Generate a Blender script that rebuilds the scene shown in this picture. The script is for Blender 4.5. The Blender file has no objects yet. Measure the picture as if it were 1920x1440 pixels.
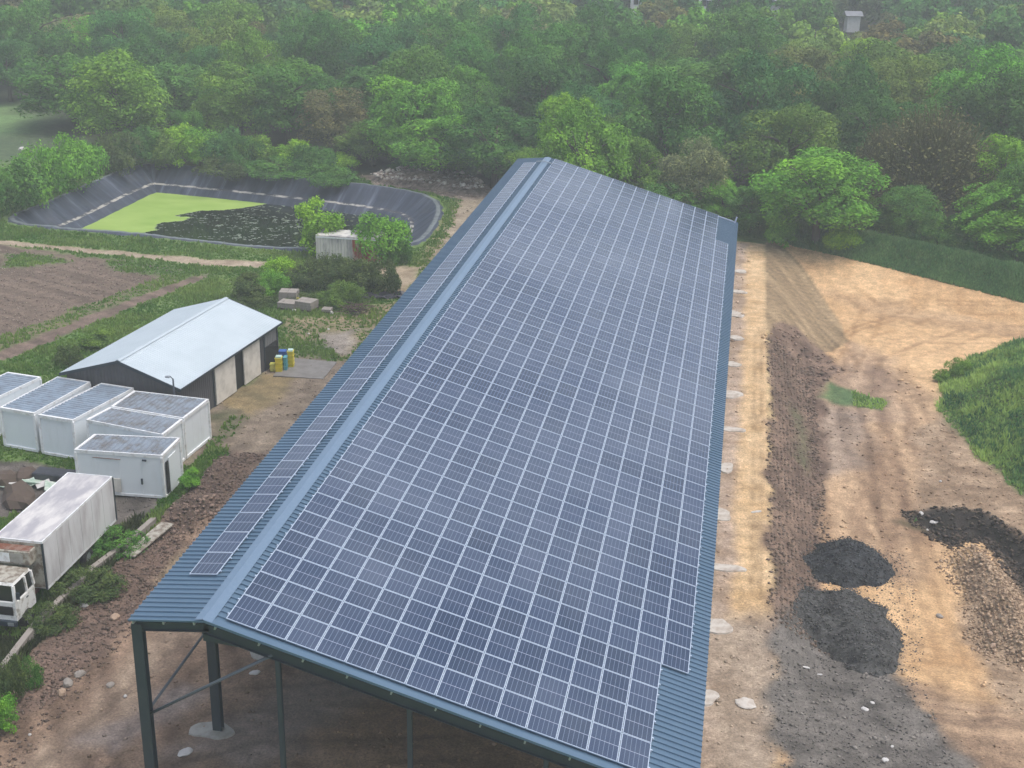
import bpy, math, random
import numpy as np
from mathutils import Matrix, Vector

random.seed(7)
RNG = np.random.default_rng(11)
SC = bpy.context.scene
COL = SC.collection

# ------------------------------------------------------------------ camera
F_PX = 2539.5                      # focal length in pixels of the 1920 px wide photograph
CAM = np.array([17.327, -39.374, 34.367])
ROT = np.array([[0.9853, 0.1704, 0.0151], [-0.0748, 0.3498, 0.9339], [-0.1538, 0.9212, -0.3573]])
cam_data = bpy.data.cameras.new('camera')
cam_data.sensor_width = 36.0
cam_data.lens = F_PX / 1920 * 36.0
cam_data.clip_start = 0.5
cam_data.clip_end = 3000.0
cam = bpy.data.objects.new('camera', cam_data)
m = Matrix(((ROT[0][0], ROT[1][0], -ROT[2][0]), (ROT[0][1], ROT[1][1], -ROT[2][1]), (ROT[0][2], ROT[1][2], -ROT[2][2])))
cam.matrix_world = Matrix.Translation(Vector(CAM)) @ m.to_4x4()
COL.objects.link(cam)
SC.camera = cam

# ------------------------------------------------------------------ sky, sun, exposure
SUN_ELEV, SUN_AZ = math.radians(68), math.radians(92)
world = bpy.data.worlds.new('World')
SC.world = world
world.use_nodes = True
nt = world.node_tree
nt.nodes.clear()
sky = nt.nodes.new('ShaderNodeTexSky')
sky.sky_type = 'NISHITA'
sky.sun_disc = False
sky.sun_elevation = SUN_ELEV
sky.sun_rotation = SUN_AZ
sky.dust_density = 4.0
sky.air_density = 1.0
hs = nt.nodes.new('ShaderNodeHueSaturation')
hs.inputs['Saturation'].default_value = 0.62
bg = nt.nodes.new('ShaderNodeBackground')
bg.inputs['Strength'].default_value = 0.15
wo = nt.nodes.new('ShaderNodeOutputWorld')
nt.links.new(sky.outputs[0], hs.inputs['Color'])
nt.links.new(hs.outputs[0], bg.inputs['Color'])
nt.links.new(bg.outputs[0], wo.inputs['Surface'])

sun_data = bpy.data.lights.new('sun', 'SUN')
sun_data.energy = 0.7
sun_data.angle = math.radians(45)
sun_data.color = (1.0, 0.965, 0.92)
sun = bpy.data.objects.new('sun', sun_data)
sd = Vector((math.sin(SUN_AZ) * math.cos(SUN_ELEV), math.cos(SUN_AZ) * math.cos(SUN_ELEV), math.sin(SUN_ELEV)))
sun.rotation_euler = sd.to_track_quat('Z', 'Y').to_euler()
sun.location = (0, 0, 80)
COL.objects.link(sun)

SC.view_settings.view_transform = 'Standard'
SC.view_settings.look = 'None'
SC.view_settings.gamma = 1.0
SC.view_settings.use_curve_mapping = False
SC.view_settings.exposure = 0.60
SC.render.engine = 'CYCLES'
SC.cycles.max_bounces = 6
SC.cycles.diffuse_bounces = 3
SC.cycles.glossy_bounces = 3
SC.cycles.transmission_bounces = 4
SC.cycles.volume_bounces = 1
SC.cycles.use_denoising = True

# ------------------------------------------------------------------ helpers
def hsh(ix, iy, seed):
    n = (ix.astype(np.int64) * 374761393 + iy.astype(np.int64) * 668265263 + seed * 1274126177) & 0x7fffffff
    n = ((n ^ (n >> 13)) * 1274126177) & 0x7fffffff
    return ((n ^ (n >> 16)) & 0xffff) / 65535.0

def vnoise(x, y, seed=0):
    ix, iy = np.floor(x), np.floor(y)
    fx, fy = x - ix, y - iy
    fx, fy = fx * fx * (3 - 2 * fx), fy * fy * (3 - 2 * fy)
    a, b = hsh(ix, iy, seed), hsh(ix + 1, iy, seed)
    c, d = hsh(ix, iy + 1, seed), hsh(ix + 1, iy + 1, seed)
    return (a * (1 - fx) + b * fx) * (1 - fy) + (c * (1 - fx) + d * fx) * fy

def fbm(x, y, oct=4, seed=0, gain=0.5):
    s, a, t = 0.0, 1.0, 0.0
    for k in range(oct):
        s = s + a * vnoise(x * 2 ** k + 17.3 * k, y * 2 ** k - 9.1 * k, seed + k)
        t += a
        a *= gain
    return s / t

def sstep(x, a, b):
    t = np.clip((x - a) / (b - a), 0, 1)
    return t * t * (3 - 2 * t)

def G(px, py, z=0.0):
    """the point at height z seen at pixel px, py of the photograph"""
    d = ROT.T @ np.array([(px - 960) / F_PX, -(py - 720) / F_PX, 1.0])
    t = (z - CAM[2]) / d[2]
    p = CAM + t * d
    return float(p[0]), float(p[1])

def project(P):
    d = ROT @ (np.array(P, float) - CAM)
    return 960 + F_PX * d[0] / d[2], 720 - F_PX * d[1] / d[2], d[2]

def GP(pts, z=0.0):
    return [G(a, b, z) for a, b in pts]

def poly_sd(x, y, poly):
    """signed distance to a polygon, negative inside"""
    P = np.array(poly, float)
    d2 = np.full(x.shape, 1e18)
    ins = np.zeros(x.shape, bool)
    n = len(P)
    for i in range(n):
        ax, ay = P[i]
        bx, by = P[(i + 1) % n]
        ex, ey = bx - ax, by - ay
        wx, wy = x - ax, y - ay
        t = np.clip((wx * ex + wy * ey) / (ex * ex + ey * ey + 1e-12), 0, 1)
        d2 = np.minimum(d2, (wx - ex * t) ** 2 + (wy - ey * t) ** 2)
        c = (ay <= y) != (by <= y)
        with np.errstate(divide='ignore', invalid='ignore'):
            xi = ax + (y - ay) * ex / (ey if abs(ey) > 1e-12 else 1e-12)
        ins ^= c & (x < xi)
    return np.where(ins, -1, 1) * np.sqrt(d2)

class MB:
    """collects faces of one mesh"""
    def __init__(s):
        s.v, s.f, s.mi, s.uv = [], [], [], []
    def face(s, pts, mi=0, uv=None):
        n = len(s.v)
        s.v += [tuple(p) for p in pts]
        s.f.append(tuple(range(n, n + len(pts))))
        s.mi.append(mi)
        s.uv.append(uv or [(0, 0)] * len(pts))
    def hexa(s, p, mi=0):
        """p: eight corners, bottom four counter-clockwise then top four"""
        n = len(s.v)
        s.v += [tuple(q) for q in p]
        for f in ((3, 2, 1, 0), (4, 5, 6, 7), (0, 1, 5, 4), (1, 2, 6, 5), (2, 3, 7, 6), (3, 0, 4, 7)):
            s.f.append(tuple(n + k for k in f))
            s.mi.append(mi)
            s.uv.append([(0, 0)] * 4)
    def box(s, x0, x1, y0, y1, z0, z1, mi=0):
        s.hexa([(x0, y0, z0), (x1, y0, z0), (x1, y1, z0), (x0, y1, z0), (x0, y0, z1), (x1, y0, z1), (x1, y1, z1), (x0, y1, z1)], mi)
    def bar(s, a, b, w, h, up=(0, 0, 1), mi=0):
        a, b, up = Vector(a), Vector(b), Vector(up)
        d = (b - a).normalized()
        sx = d.cross(up).normalized()
        sz = sx.cross(d).normalized()
        sx, sz = sx * w / 2, sz * h / 2
        s.hexa([a - sx - sz, a + sx - sz, b + sx - sz, b - sx - sz, a - sx + sz, a + sx + sz, b + sx + sz, b - sx + sz], mi)
    def tube(s, pts, rad, seg=8, mi=0, cap=True):
        n0 = len(s.v)
        P = [Vector(p) for p in pts]
        if not hasattr(rad, '__len__'):
            rad = [rad] * len(P)
        for i, p in enumerate(P):
            d = (P[min(i + 1, len(P) - 1)] - P[max(i - 1, 0)]).normalized()
            u = d.cross(Vector((0.3, 0.1, 1)) if abs(d.z) < 0.9 else Vector((1, 0, 0))).normalized()
            w = d.cross(u)
            for k in range(seg):
                a = 2 * math.pi * k / seg
                s.v.append(tuple(p + (u * math.cos(a) + w * math.sin(a)) * rad[i]))
        for i in range(len(P) - 1):
            for k in range(seg):
                a, b = n0 + i * seg + k, n0 + i * seg + (k + 1) % seg
                s.f.append((a, b, b + seg, a + seg)); s.mi.append(mi); s.uv.append([(0, 0)] * 4)
        if cap:
            s.f.append(tuple(n0 + k for k in range(seg))[::-1]); s.mi.append(mi); s.uv.append([(0, 0)] * seg)
            e = n0 + (len(P) - 1) * seg
            s.f.append(tuple(e + k for k in range(seg))); s.mi.append(mi); s.uv.append([(0, 0)] * seg)
    def mesh(s, name, mats, uv=False, smooth=False):
        me = bpy.data.meshes.new(name)
        me.from_pydata(s.v, [], s.f)
        for mt in (mats if isinstance(mats, (list, tuple)) else [mats]):
            me.materials.append(mt)
        me.polygons.foreach_set('material_index', s.mi)
        if smooth:
            me.polygons.foreach_set('use_smooth', [True] * len(s.f))
        if uv:
            l = me.uv_layers.new(name='UVMap')
            l.data.foreach_set('uv', [c for f in s.uv for q in f for c in q])
        me.update()
        return me
    def build(s, name, mats, parent=None, uv=False, smooth=False, bevel=0):
        o = link(name, s.mesh(name, mats, uv, smooth), parent)
        if bevel:
            md = o.modifiers.new('bevel', 'BEVEL'); md.width = bevel; md.segments = 1; md.limit_method = 'ANGLE'
        return o

def link(name, data, parent=None, loc=None):
    o = bpy.data.objects.new(name, data)
    COL.objects.link(o)
    if parent is not None:
        o.parent = parent
    if loc is not None:
        o.location = loc
    return o

def tag(o, label=None, cat=None, group=None, kind=None):
    if label: o['label'] = label
    if cat: o['category'] = cat
    if group: o['group'] = group
    if kind: o['kind'] = kind
    return o

def empty(name, loc=(0, 0, 0), rz=0.0):
    o = link(name, None, loc=loc)
    o.rotation_euler = (0, 0, rz)
    o.empty_display_size = 0.3
    return o

def copy_tree(o, parent=None):
    c = o.copy()
    COL.objects.link(c)
    if parent is not None:
        c.parent = parent
    for ch in list(o.children):
        copy_tree(ch, c)
    return c

def np_mesh(name, V, Fq, mats, attrs=None, uv=None, smooth=False):
    """V (n,3), Fq (m,k) arrays -> mesh quickly"""
    me = bpy.data.meshes.new(name)
    V = np.ascontiguousarray(V, dtype=np.float32)
    Fq = np.ascontiguousarray(Fq, dtype=np.int32)
    m_, k = Fq.shape
    me.vertices.add(len(V)); me.vertices.foreach_set('co', V.ravel())
    me.loops.add(m_ * k); me.loops.foreach_set('vertex_index', Fq.ravel())
    me.polygons.add(m_)
    me.polygons.foreach_set('loop_start', np.arange(0, m_ * k, k, dtype=np.int32))
    me.polygons.foreach_set('loop_total', np.full(m_, k, dtype=np.int32))
    if smooth:
        me.polygons.foreach_set('use_smooth', np.ones(m_, bool))
    for mt in (mats if isinstance(mats, (list, tuple)) else [mats]):
        me.materials.append(mt)
    for an, (dom, arr) in (attrs or {}).items():
        arr = np.asarray(arr, dtype=np.float32)
        if arr.ndim == 2:
            a = me.attributes.new(an, 'FLOAT_COLOR', dom)
            if arr.shape[1] == 3:
                arr = np.c_[arr, np.ones(len(arr), np.float32)]
            a.data.foreach_set('color', np.ascontiguousarray(arr, dtype=np.float32).ravel())
        else:
            a = me.attributes.new(an, 'FLOAT', dom)
            a.data.foreach_set('value', arr)
    if uv is not None:
        l = me.uv_layers.new(name='UVMap')
        l.data.foreach_set('uv', np.ascontiguousarray(uv[Fq.ravel()], dtype=np.float32).ravel())
    me.update(calc_edges=True)
    return me

# ------------------------------------------------------------------ materials
def new_mat(name):
    mt = bpy.data.materials.new(name)
    mt.use_nodes = True
    n = mt.node_tree
    n.nodes.clear()
    out = n.nodes.new('ShaderNodeOutputMaterial')
    b = n.nodes.new('ShaderNodeBsdfPrincipled')
    n.links.new(b.outputs[0], out.inputs['Surface'])
    return mt, n, b, out

def N(n, t, **kw):
    x = n.nodes.new(t)
    for k, v in kw.items():
        if k.startswith('i_'):
            key = k[2:]
            x.inputs[int(key) if key.isdigit() else key.replace('_', ' ')].default_value = v
        else:
            setattr(x, k, v)
    return x

def noise_tex(n, scale, detail=4, rough=0.55, coord='Object', mapping=None):
    tc = N(n, 'ShaderNodeTexCoord')
    t = N(n, 'ShaderNodeTexNoise', i_Scale=scale, i_Detail=detail, i_Roughness=rough)
    if mapping:
        mp = N(n, 'ShaderNodeMapping'); mp.inputs['Scale'].default_value = mapping
        n.links.new(tc.outputs[coord], mp.inputs[0]); n.links.new(mp.outputs[0], t.inputs['Vector'])
    else:
        n.links.new(tc.outputs[coord], t.inputs['Vector'])
    return t

def ramp(n, src, stops):
    r = N(n, 'ShaderNodeValToRGB')
    e = r.color_ramp.elements
    while len(e) < len(stops):
        e.new(0.5)
    for k, (p, c) in enumerate(stops):
        e[k].position = p
        e[k].color = (c[0], c[1], c[2], 1) if hasattr(c, '__len__') else (c, c, c, 1)
    n.links.new(src, r.inputs[0])
    return r

def mixc(n, a, b, fac, mode='MIX'):
    x = N(n, 'ShaderNodeMix', data_type='RGBA', blend_type=mode)
    for s_, v in ((6, a), (7, b)):
        if hasattr(v, 'is_linked') or isinstance(v, bpy.types.NodeSocket): n.links.new(v, x.inputs[s_])
        else: x.inputs[s_].default_value = (*v, 1)
    if isinstance(fac, bpy.types.NodeSocket): n.links.new(fac, x.inputs[0])
    else: x.inputs[0].default_value = fac
    return x.outputs[2]

def bump(n, b, src, strength, dist=0.02):
    bp = N(n, 'ShaderNodeBump', i_Strength=strength, i_Distance=dist)
    n.links.new(src, bp.inputs['Height'])
    n.links.new(bp.outputs[0], b.inputs['Normal'])

def M_plain(name, c, rough=0.6, metal=0.0, spec=0.5, dirt=None, dscale=1.5, damt=0.5, mapping=None, bmp=0.0, lo=0.42, hi=0.68):
    """a colour with worn, stained variation"""
    mt, n, b, o = new_mat(name)
    b.inputs['Roughness'].default_value = rough
    b.inputs['Metallic'].default_value = metal
    b.inputs['Specular IOR Level'].default_value = spec
    t = noise_tex(n, dscale, 6, 0.62, mapping=mapping)
    r = ramp(n, t.outputs['Fac'], [(lo, 0.0), (hi, 1.0)])
    d = dirt if dirt else tuple(k * 0.72 for k in c)
    ml = N(n, 'ShaderNodeMath', operation='MULTIPLY'); ml.inputs[1].default_value = damt
    n.links.new(r.outputs[0], ml.inputs[0])
    n.links.new(mixc(n, c, d, ml.outputs[0]), b.inputs['Base Color'])
    if bmp:
        t2 = noise_tex(n, 14, 4)
        bump(n, b, t2.outputs['Fac'], bmp)
    return mt

MT = {}
MT['roof_blue'] = M_plain('roof_blue', (0.075, 0.135, 0.205), 0.4, dirt=(0.10, 0.165, 0.24), dscale=0.35, damt=0.6)
MT['cap_blue'] = M_plain('cap_blue', (0.125, 0.195, 0.285), 0.42, dirt=(0.16, 0.23, 0.32), dscale=6, damt=0.5)
MT['steel_dark'] = M_plain('steel_dark', (0.022, 0.035, 0.05), 0.5, dirt=(0.035, 0.048, 0.06), dscale=2)
MT['steel_tube'] = M_plain('steel_tube', (0.09, 0.11, 0.14), 0.4, dscale=3)
MT['galv'] = M_plain('galvanised', (0.42, 0.45, 0.48), 0.35, 0.5, dscale=5)
MT['alu'] = M_plain('alu_frame', (0.44, 0.52, 0.64), 0.45, 0.0, dscale=4)
MT['zinc_roof'] = M_plain('zinc_roof', (0.47, 0.54, 0.585), 0.45, dirt=(0.38, 0.45, 0.49), dscale=0.5, damt=0.5, mapping=(1, 1, 1))
MT['shed_dark'] = M_plain('shed_dark', (0.075, 0.075, 0.085), 0.6, dscale=2)
MT['shed_trim'] = M_plain('shed_trim', (0.03, 0.045, 0.06), 0.5)
MT['shed_door'] = M_plain('shed_door', (0.72, 0.69, 0.63), 0.6, dirt=(0.38, 0.36, 0.32), dscale=1.2, damt=0.6)
MT['shed_grey'] = M_plain('shed_grey', (0.22, 0.22, 0.22), 0.6)
MT['black'] = M_plain('dark_inside', (0.006, 0.006, 0.007), 0.9)
MT['white_cab'] = M_plain('white_cabin_paint', (0.74, 0.79, 0.82), 0.5, dirt=(0.50, 0.52, 0.51), dscale=1.1, damt=0.4, mapping=(1, 1, 0.35), lo=0.5, hi=0.75)
MT['white_rim'] = M_plain('white_rim', (0.78, 0.80, 0.81), 0.5, dirt=(0.40, 0.36, 0.32), dscale=2.5, damt=0.7, lo=0.5, hi=0.72)
MT['cab_roof'] = M_plain('cabin_roof_sheet', (0.24, 0.30, 0.37), 0.4, 0.15, dirt=(0.15, 0.17, 0.20), dscale=1.5, damt=0.8)
MT['cab_roof_old'] = M_plain('cabin_roof_sheet_old', (0.21, 0.25, 0.30), 0.5, 0.1, dirt=(0.12, 0.11, 0.10), dscale=1.6, damt=0.9)
MT['truck_side'] = M_plain('truck_side', (0.66, 0.67, 0.68), 0.55, dirt=(0.34, 0.31, 0.32), dscale=0.9, damt=0.75, mapping=(1, 1, 0.3), lo=0.45, hi=0.72)
MT['truck_roof'] = M_plain('truck_roof', (0.36, 0.35, 0.375), 0.6, dirt=(0.62, 0.60, 0.58), dscale=0.55, damt=0.95, mapping=(2.0, 0.7, 1), lo=0.42, hi=0.62)
MT['truck_white'] = M_plain('truck_white', (0.76, 0.76, 0.74), 0.5, dirt=(0.30, 0.27, 0.22), dscale=2.6, damt=0.85, lo=0.52, hi=0.66)
MT['truck_cream'] = M_plain('truck_cream', (0.42, 0.40, 0.34), 0.6, dirt=(0.16, 0.12, 0.09), dscale=3.5, damt=0.9, lo=0.42, hi=0.6)
MT['rust'] = M_plain('rust', (0.16, 0.055, 0.03), 0.85, dirt=(0.30, 0.24, 0.20), dscale=4, damt=0.8)
MT['rubber'] = M_plain('rubber', (0.018, 0.018, 0.018), 0.85)
MT['glass_dark'] = M_plain('dark_glass', (0.012, 0.014, 0.016), 0.12, spec=0.6)
MT['concrete'] = M_plain('concrete', (0.36, 0.35, 0.32), 0.85, dirt=(0.22, 0.21, 0.18), dscale=1.8, damt=0.8, bmp=0.3)
MT['concrete_w'] = M_plain('pale_concrete', (0.58, 0.54, 0.49), 0.85, dirt=(0.34, 0.27, 0.21), dscale=2.2, damt=0.8, bmp=0.3, lo=0.45, hi=0.7)
MT['stone'] = M_plain('stone', (0.30, 0.27, 0.24), 0.9, dscale=3, bmp=0.4)
MT['stone_tan'] = M_plain('stone_tan', (0.40, 0.29, 0.21), 0.9, dirt=(0.28, 0.19, 0.13), dscale=2, bmp=0.4)
MT['slab'] = M_plain('slab_concrete', (0.20, 0.19, 0.18), 0.7, dirt=(0.13, 0.12, 0.11), dscale=1.2, damt=0.9)
MT['white_lump'] = M_plain('white_lump', (0.55, 0.53, 0.51), 0.8, dscale=3, bmp=0.3)
MT['yellow'] = M_plain('yellow_plastic', (0.62, 0.52, 0.03), 0.45, dscale=3)
MT['yellow_pale'] = M_plain('faded_yellow_plastic', (0.55, 0.55, 0.12), 0.5, dscale=3)
MT['blue'] = M_plain('blue_plastic', (0.025, 0.10, 0.38), 0.4, dscale=3)
MT['teal'] = M_plain('teal_plastic', (0.07, 0.30, 0.36), 0.4, dscale=3)
MT['aqua_white'] = M_plain('pale_lid_plastic', (0.50, 0.68, 0.62), 0.4)
MT['tank_white'] = M_plain('old_container_white', (0.62, 0.60, 0.56), 0.6, dirt=(0.30, 0.29, 0.30), dscale=1.0, damt=0.9, mapping=(1, 1, 0.3), lo=0.45, hi=0.6)
MT['tank_red'] = M_plain('old_container_red', (0.33, 0.065, 0.045), 0.65, dirt=(0.55, 0.45, 0.40), dscale=2.2, damt=0.9, mapping=(1, 1, 0.25), lo=0.5, hi=0.62)
MT['wood_dark'] = M_plain('dark_branches', (0.09, 0.065, 0.05), 0.9)
MT['bark'] = M_plain('bark', (0.085, 0.075, 0.06), 0.95, dscale=3)
MT['tarp_black'] = M_plain('black_sheeting', (0.03, 0.032, 0.04), 0.35, dirt=(0.08, 0.08, 0.10), dscale=2.5)
MT['wall_white'] = M_plain('render_white', (0.80, 0.80, 0.80), 0.8)
MT['roof_slate'] = M_plain('slate', (0.20, 0.21, 0.24), 0.6)
MT['debris_green'] = M_plain('mossy_sheets', (0.30, 0.42, 0.33), 0.7, dirt=(0.62, 0.64, 0.58), dscale=2.5, damt=0.9)

def ground_mat(name, fine=1.0, rough=0.92):
    mt, n, b, o = new_mat(name)
    at = N(n, 'ShaderNodeAttribute', attribute_name='Col')
    w = N(n, 'ShaderNodeAttribute', attribute_name='wet')
    t1 = noise_tex(n, 1.3, 8, 0.68)
    t2 = noise_tex(n, 9.0, 6, 0.7)
    r1 = ramp(n, t1.outputs['Fac'], [(0.28, 0.62), (0.5, 0.98), (0.72, 1.42)])
    r2 = ramp(n, t2.outputs['Fac'], [(0.30, 0.55), (0.5, 1.0), (0.70, 1.5)])
    c = mixc(n, at.outputs['Color'], r1.outputs[0], 0.85, 'MULTIPLY')
    c = mixc(n, c, r2.outputs[0], 0.9 * fine, 'MULTIPLY')
    n.links.new(c, b.inputs['Base Color'])
    ro = N(n, 'ShaderNodeMapRange'); ro.inputs['To Min'].default_value = rough; ro.inputs['To Max'].default_value = 0.35
    n.links.new(w.outputs['Fac'], ro.inputs['Value'])
    n.links.new(ro.outputs[0], b.inputs['Roughness'])
    b.inputs['Specular IOR Level'].default_value = 0.3
    bump(n, b, t2.outputs['Fac'], 0.7, 0.08)
    return mt
MT['ground'] = ground_mat('ground_soil')

def attr_mat(name, rough=0.9, translucent=0.0, vary=0.0):
    """colour read from the mesh itself"""
    mt, n, b, o = new_mat(name)
    at = N(n, 'ShaderNodeAttribute', attribute_name='Col')
    b.inputs['Roughness'].default_value = rough
    b.inputs['Specular IOR Level'].default_value = 0.2
    n.links.new(at.outputs['Color'], b.inputs['Base Color'])
    return mt
MT['grass'] = attr_mat('grass_blades')
_n = MT['grass'].node_tree
_b = next(q for q in _n.nodes if q.type == 'BSDF_PRINCIPLED'); _o = next(q for q in _n.nodes if q.type == 'OUTPUT_MATERIAL'); _a = next(q for q in _n.nodes if q.type == 'ATTRIBUTE')
_t = _n.nodes.new('ShaderNodeBsdfTranslucent'); _m = _n.nodes.new('ShaderNodeMixShader'); _m.inputs[0].default_value = 0.5
_n.links.new(_a.outputs['Color'], _t.inputs[0]); _n.links.new(_b.outputs[0], _m.inputs[1]); _n.links.new(_t.outputs[0], _m.inputs[2]); _n.links.new(_m.outputs[0], _o.inputs['Surface'])
MT['pebble'] = attr_mat('loose_stones')

def leaf_mat(name='foliage'):
    mt, n, b, o = new_mat(name)
    n.nodes.remove(b)
    oi = N(n, 'ShaderNodeObjectInfo')
    pal = ramp(n, oi.outputs['Random'], [(0.0, (0.081, 0.152, 0.056)), (0.2, (0.062, 0.124, 0.056)), (0.4, (0.109, 0.178, 0.062)),
                                         (0.6, (0.071, 0.139, 0.07)), (0.75, (0.132, 0.186, 0.07)), (0.9, (0.132, 0.132, 0.093))])
    pal.color_ramp.interpolation = 'CONSTANT'
    tint = mixc(n, pal.outputs[0], oi.outputs['Color'], oi.outputs['Alpha'])
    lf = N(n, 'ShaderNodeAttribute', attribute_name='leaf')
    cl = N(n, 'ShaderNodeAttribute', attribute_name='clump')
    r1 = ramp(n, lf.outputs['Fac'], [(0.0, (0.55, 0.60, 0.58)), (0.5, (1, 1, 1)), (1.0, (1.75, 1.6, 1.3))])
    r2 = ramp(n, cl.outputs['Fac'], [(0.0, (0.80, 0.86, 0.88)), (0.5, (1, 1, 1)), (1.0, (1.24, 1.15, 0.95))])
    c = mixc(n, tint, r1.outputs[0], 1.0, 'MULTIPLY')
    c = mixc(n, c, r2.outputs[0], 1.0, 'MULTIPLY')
    df = N(n, 'ShaderNodeBsdfDiffuse'); tr = N(n, 'ShaderNodeBsdfTranslucent')
    n.links.new(c, df.inputs[0]); n.links.new(c, tr.inputs[0])
    ms = N(n, 'ShaderNodeMixShader'); ms.inputs[0].default_value = 0.15
    n.links.new(df.outputs[0], ms.inputs[1]); n.links.new(tr.outputs[0], ms.inputs[2])
    n.links.new(ms.outputs[0], o.inputs['Surface'])
    return mt
MT['leaf'] = leaf_mat()

def pv_mat():
    """solar cells under glass; UV runs 0-1 across the short side (u) and along the long side (v)"""
    mt, n, b, o = new_mat('solar_cells')
    uv = N(n, 'ShaderNodeUVMap')
    sp = N(n, 'ShaderNodeSeparateXYZ')
    n.links.new(uv.outputs[0], sp.inputs[0])
    def lines(src, count, width):
        a = N(n, 'ShaderNodeMath', operation='MULTIPLY'); a.inputs[1].default_value = count
        n.links.new(src, a.inputs[0])
        f = N(n, 'ShaderNodeMath', operation='PINGPONG'); f.inputs[1].default_value = 0.5
        n.links.new(a.outputs[0], f.inputs[0])
        l = N(n, 'ShaderNodeMath', operation='LESS_THAN'); l.inputs[1].default_value = width
        n.links.new(f.outputs[0], l.inputs[0])
        return l.outputs[0]
    cells = lines(sp.outputs[0], 6, 0.042)
    rows = lines(sp.outputs[1], 18, 0.03)
    mid = N(n, 'ShaderNodeMath', operation='COMPARE'); mid.inputs[1].default_value = 0.5; mid.inputs[2].default_value = 0.0085
    n.links.new(sp.outputs[1], mid.inputs[0])
    oi = N(n, 'ShaderNodeObjectInfo')
    ge = N(n, 'ShaderNodeNewGeometry')
    ad = N(n, 'ShaderNodeMath', operation='ADD'); n.links.new(oi.outputs['Random'], ad.inputs[0]); n.links.new(ge.outputs['Random Per Island'], ad.inputs[1])
    fc = N(n, 'ShaderNodeMath', operation='FRACT'); n.links.new(ad.outputs[0], fc.inputs[0])
    cel = ramp(n, fc.outputs[0], [(0.0, (0.010, 0.026, 0.066)), (0.5, (0.016, 0.035, 0.084)), (0.92, (0.022, 0.042, 0.094)), (1.0, (0.034, 0.054, 0.106))])
    c = mixc(n, cel.outputs[0], (0.09, 0.11, 0.16), rows)
    c = mixc(n, c, (0.17, 0.22, 0.31), cells)
    c = mixc(n, c, (0.32, 0.36, 0.46), mid.outputs[0])
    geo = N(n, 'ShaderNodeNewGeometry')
    cloud_noise = N(n, 'ShaderNodeTexNoise', i_Scale=0.09, i_Detail=5.0, i_Roughness=0.6); n.links.new(geo.outputs['Position'], cloud_noise.inputs['Vector'])
    cloud_tone = ramp(n, cloud_noise.outputs['Fac'], [(0.42, 0.0), (0.72, 0.16)])
    c = mixc(n, c, (0.34, 0.38, 0.44), cloud_tone.outputs[0])  # pale patches painted into the cell colour in place of cloud reflections
    n.links.new(c, b.inputs['Base Color'])
    b.inputs['Roughness'].default_value = 0.16
    b.inputs['IOR'].default_value = 1.5
    t = noise_tex(n, 0.22, 3, 0.5, coord='Object')
    return mt
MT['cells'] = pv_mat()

# ------------------------------------------------------------------ terrain
RIM = [(-55.4, 85.2), (-54.5, 91), (-54.3, 101), (-54.0, 109.5), (-52.3, 112.3), (-48.5, 112), (-39.3, 110.5), (-27, 108), (-20, 105.8),
       (-16, 103.2), (-13.9, 98.2), (-12.9, 90), (-13.0, 83.6), (-17, 80.4), (-23.1, 79.6), (-28, 79.5), (-36.1, 80.8), (-41.6, 81.6), (-48.8, 81.8), (-53.5, 82.6)]

def low_depth(y):
    return 2.45 * sstep(y, 10, 26) * (1 - sstep(y, 76, 95))

MOUND = [(33.2, 58), (34.0, 64), (37, 69.5), (42, 72), (50, 73), (62, 73), (70, 60), (70, 34), (50, 34), (38.5, 38), (36.5, 44), (34.4, 50)]
SPOIL = GP([(1785, 1045), (1800, 1020), (1835, 1015), (1870, 1050), (1920, 1115), (1960, 1170), (1960, 1260), (1900, 1235), (1850, 1205), (1835, 1130)], -1.9)
TRENCH = GP([(1695, 955), (1740, 952), (1800, 948), (1850, 958), (1900, 985), (1960, 1030), (1960, 1150), (1920, 1100), (1880, 1050), (1850, 1008), (1815, 1012), (1790, 1022), (1750, 1005)], -2.3)

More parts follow.
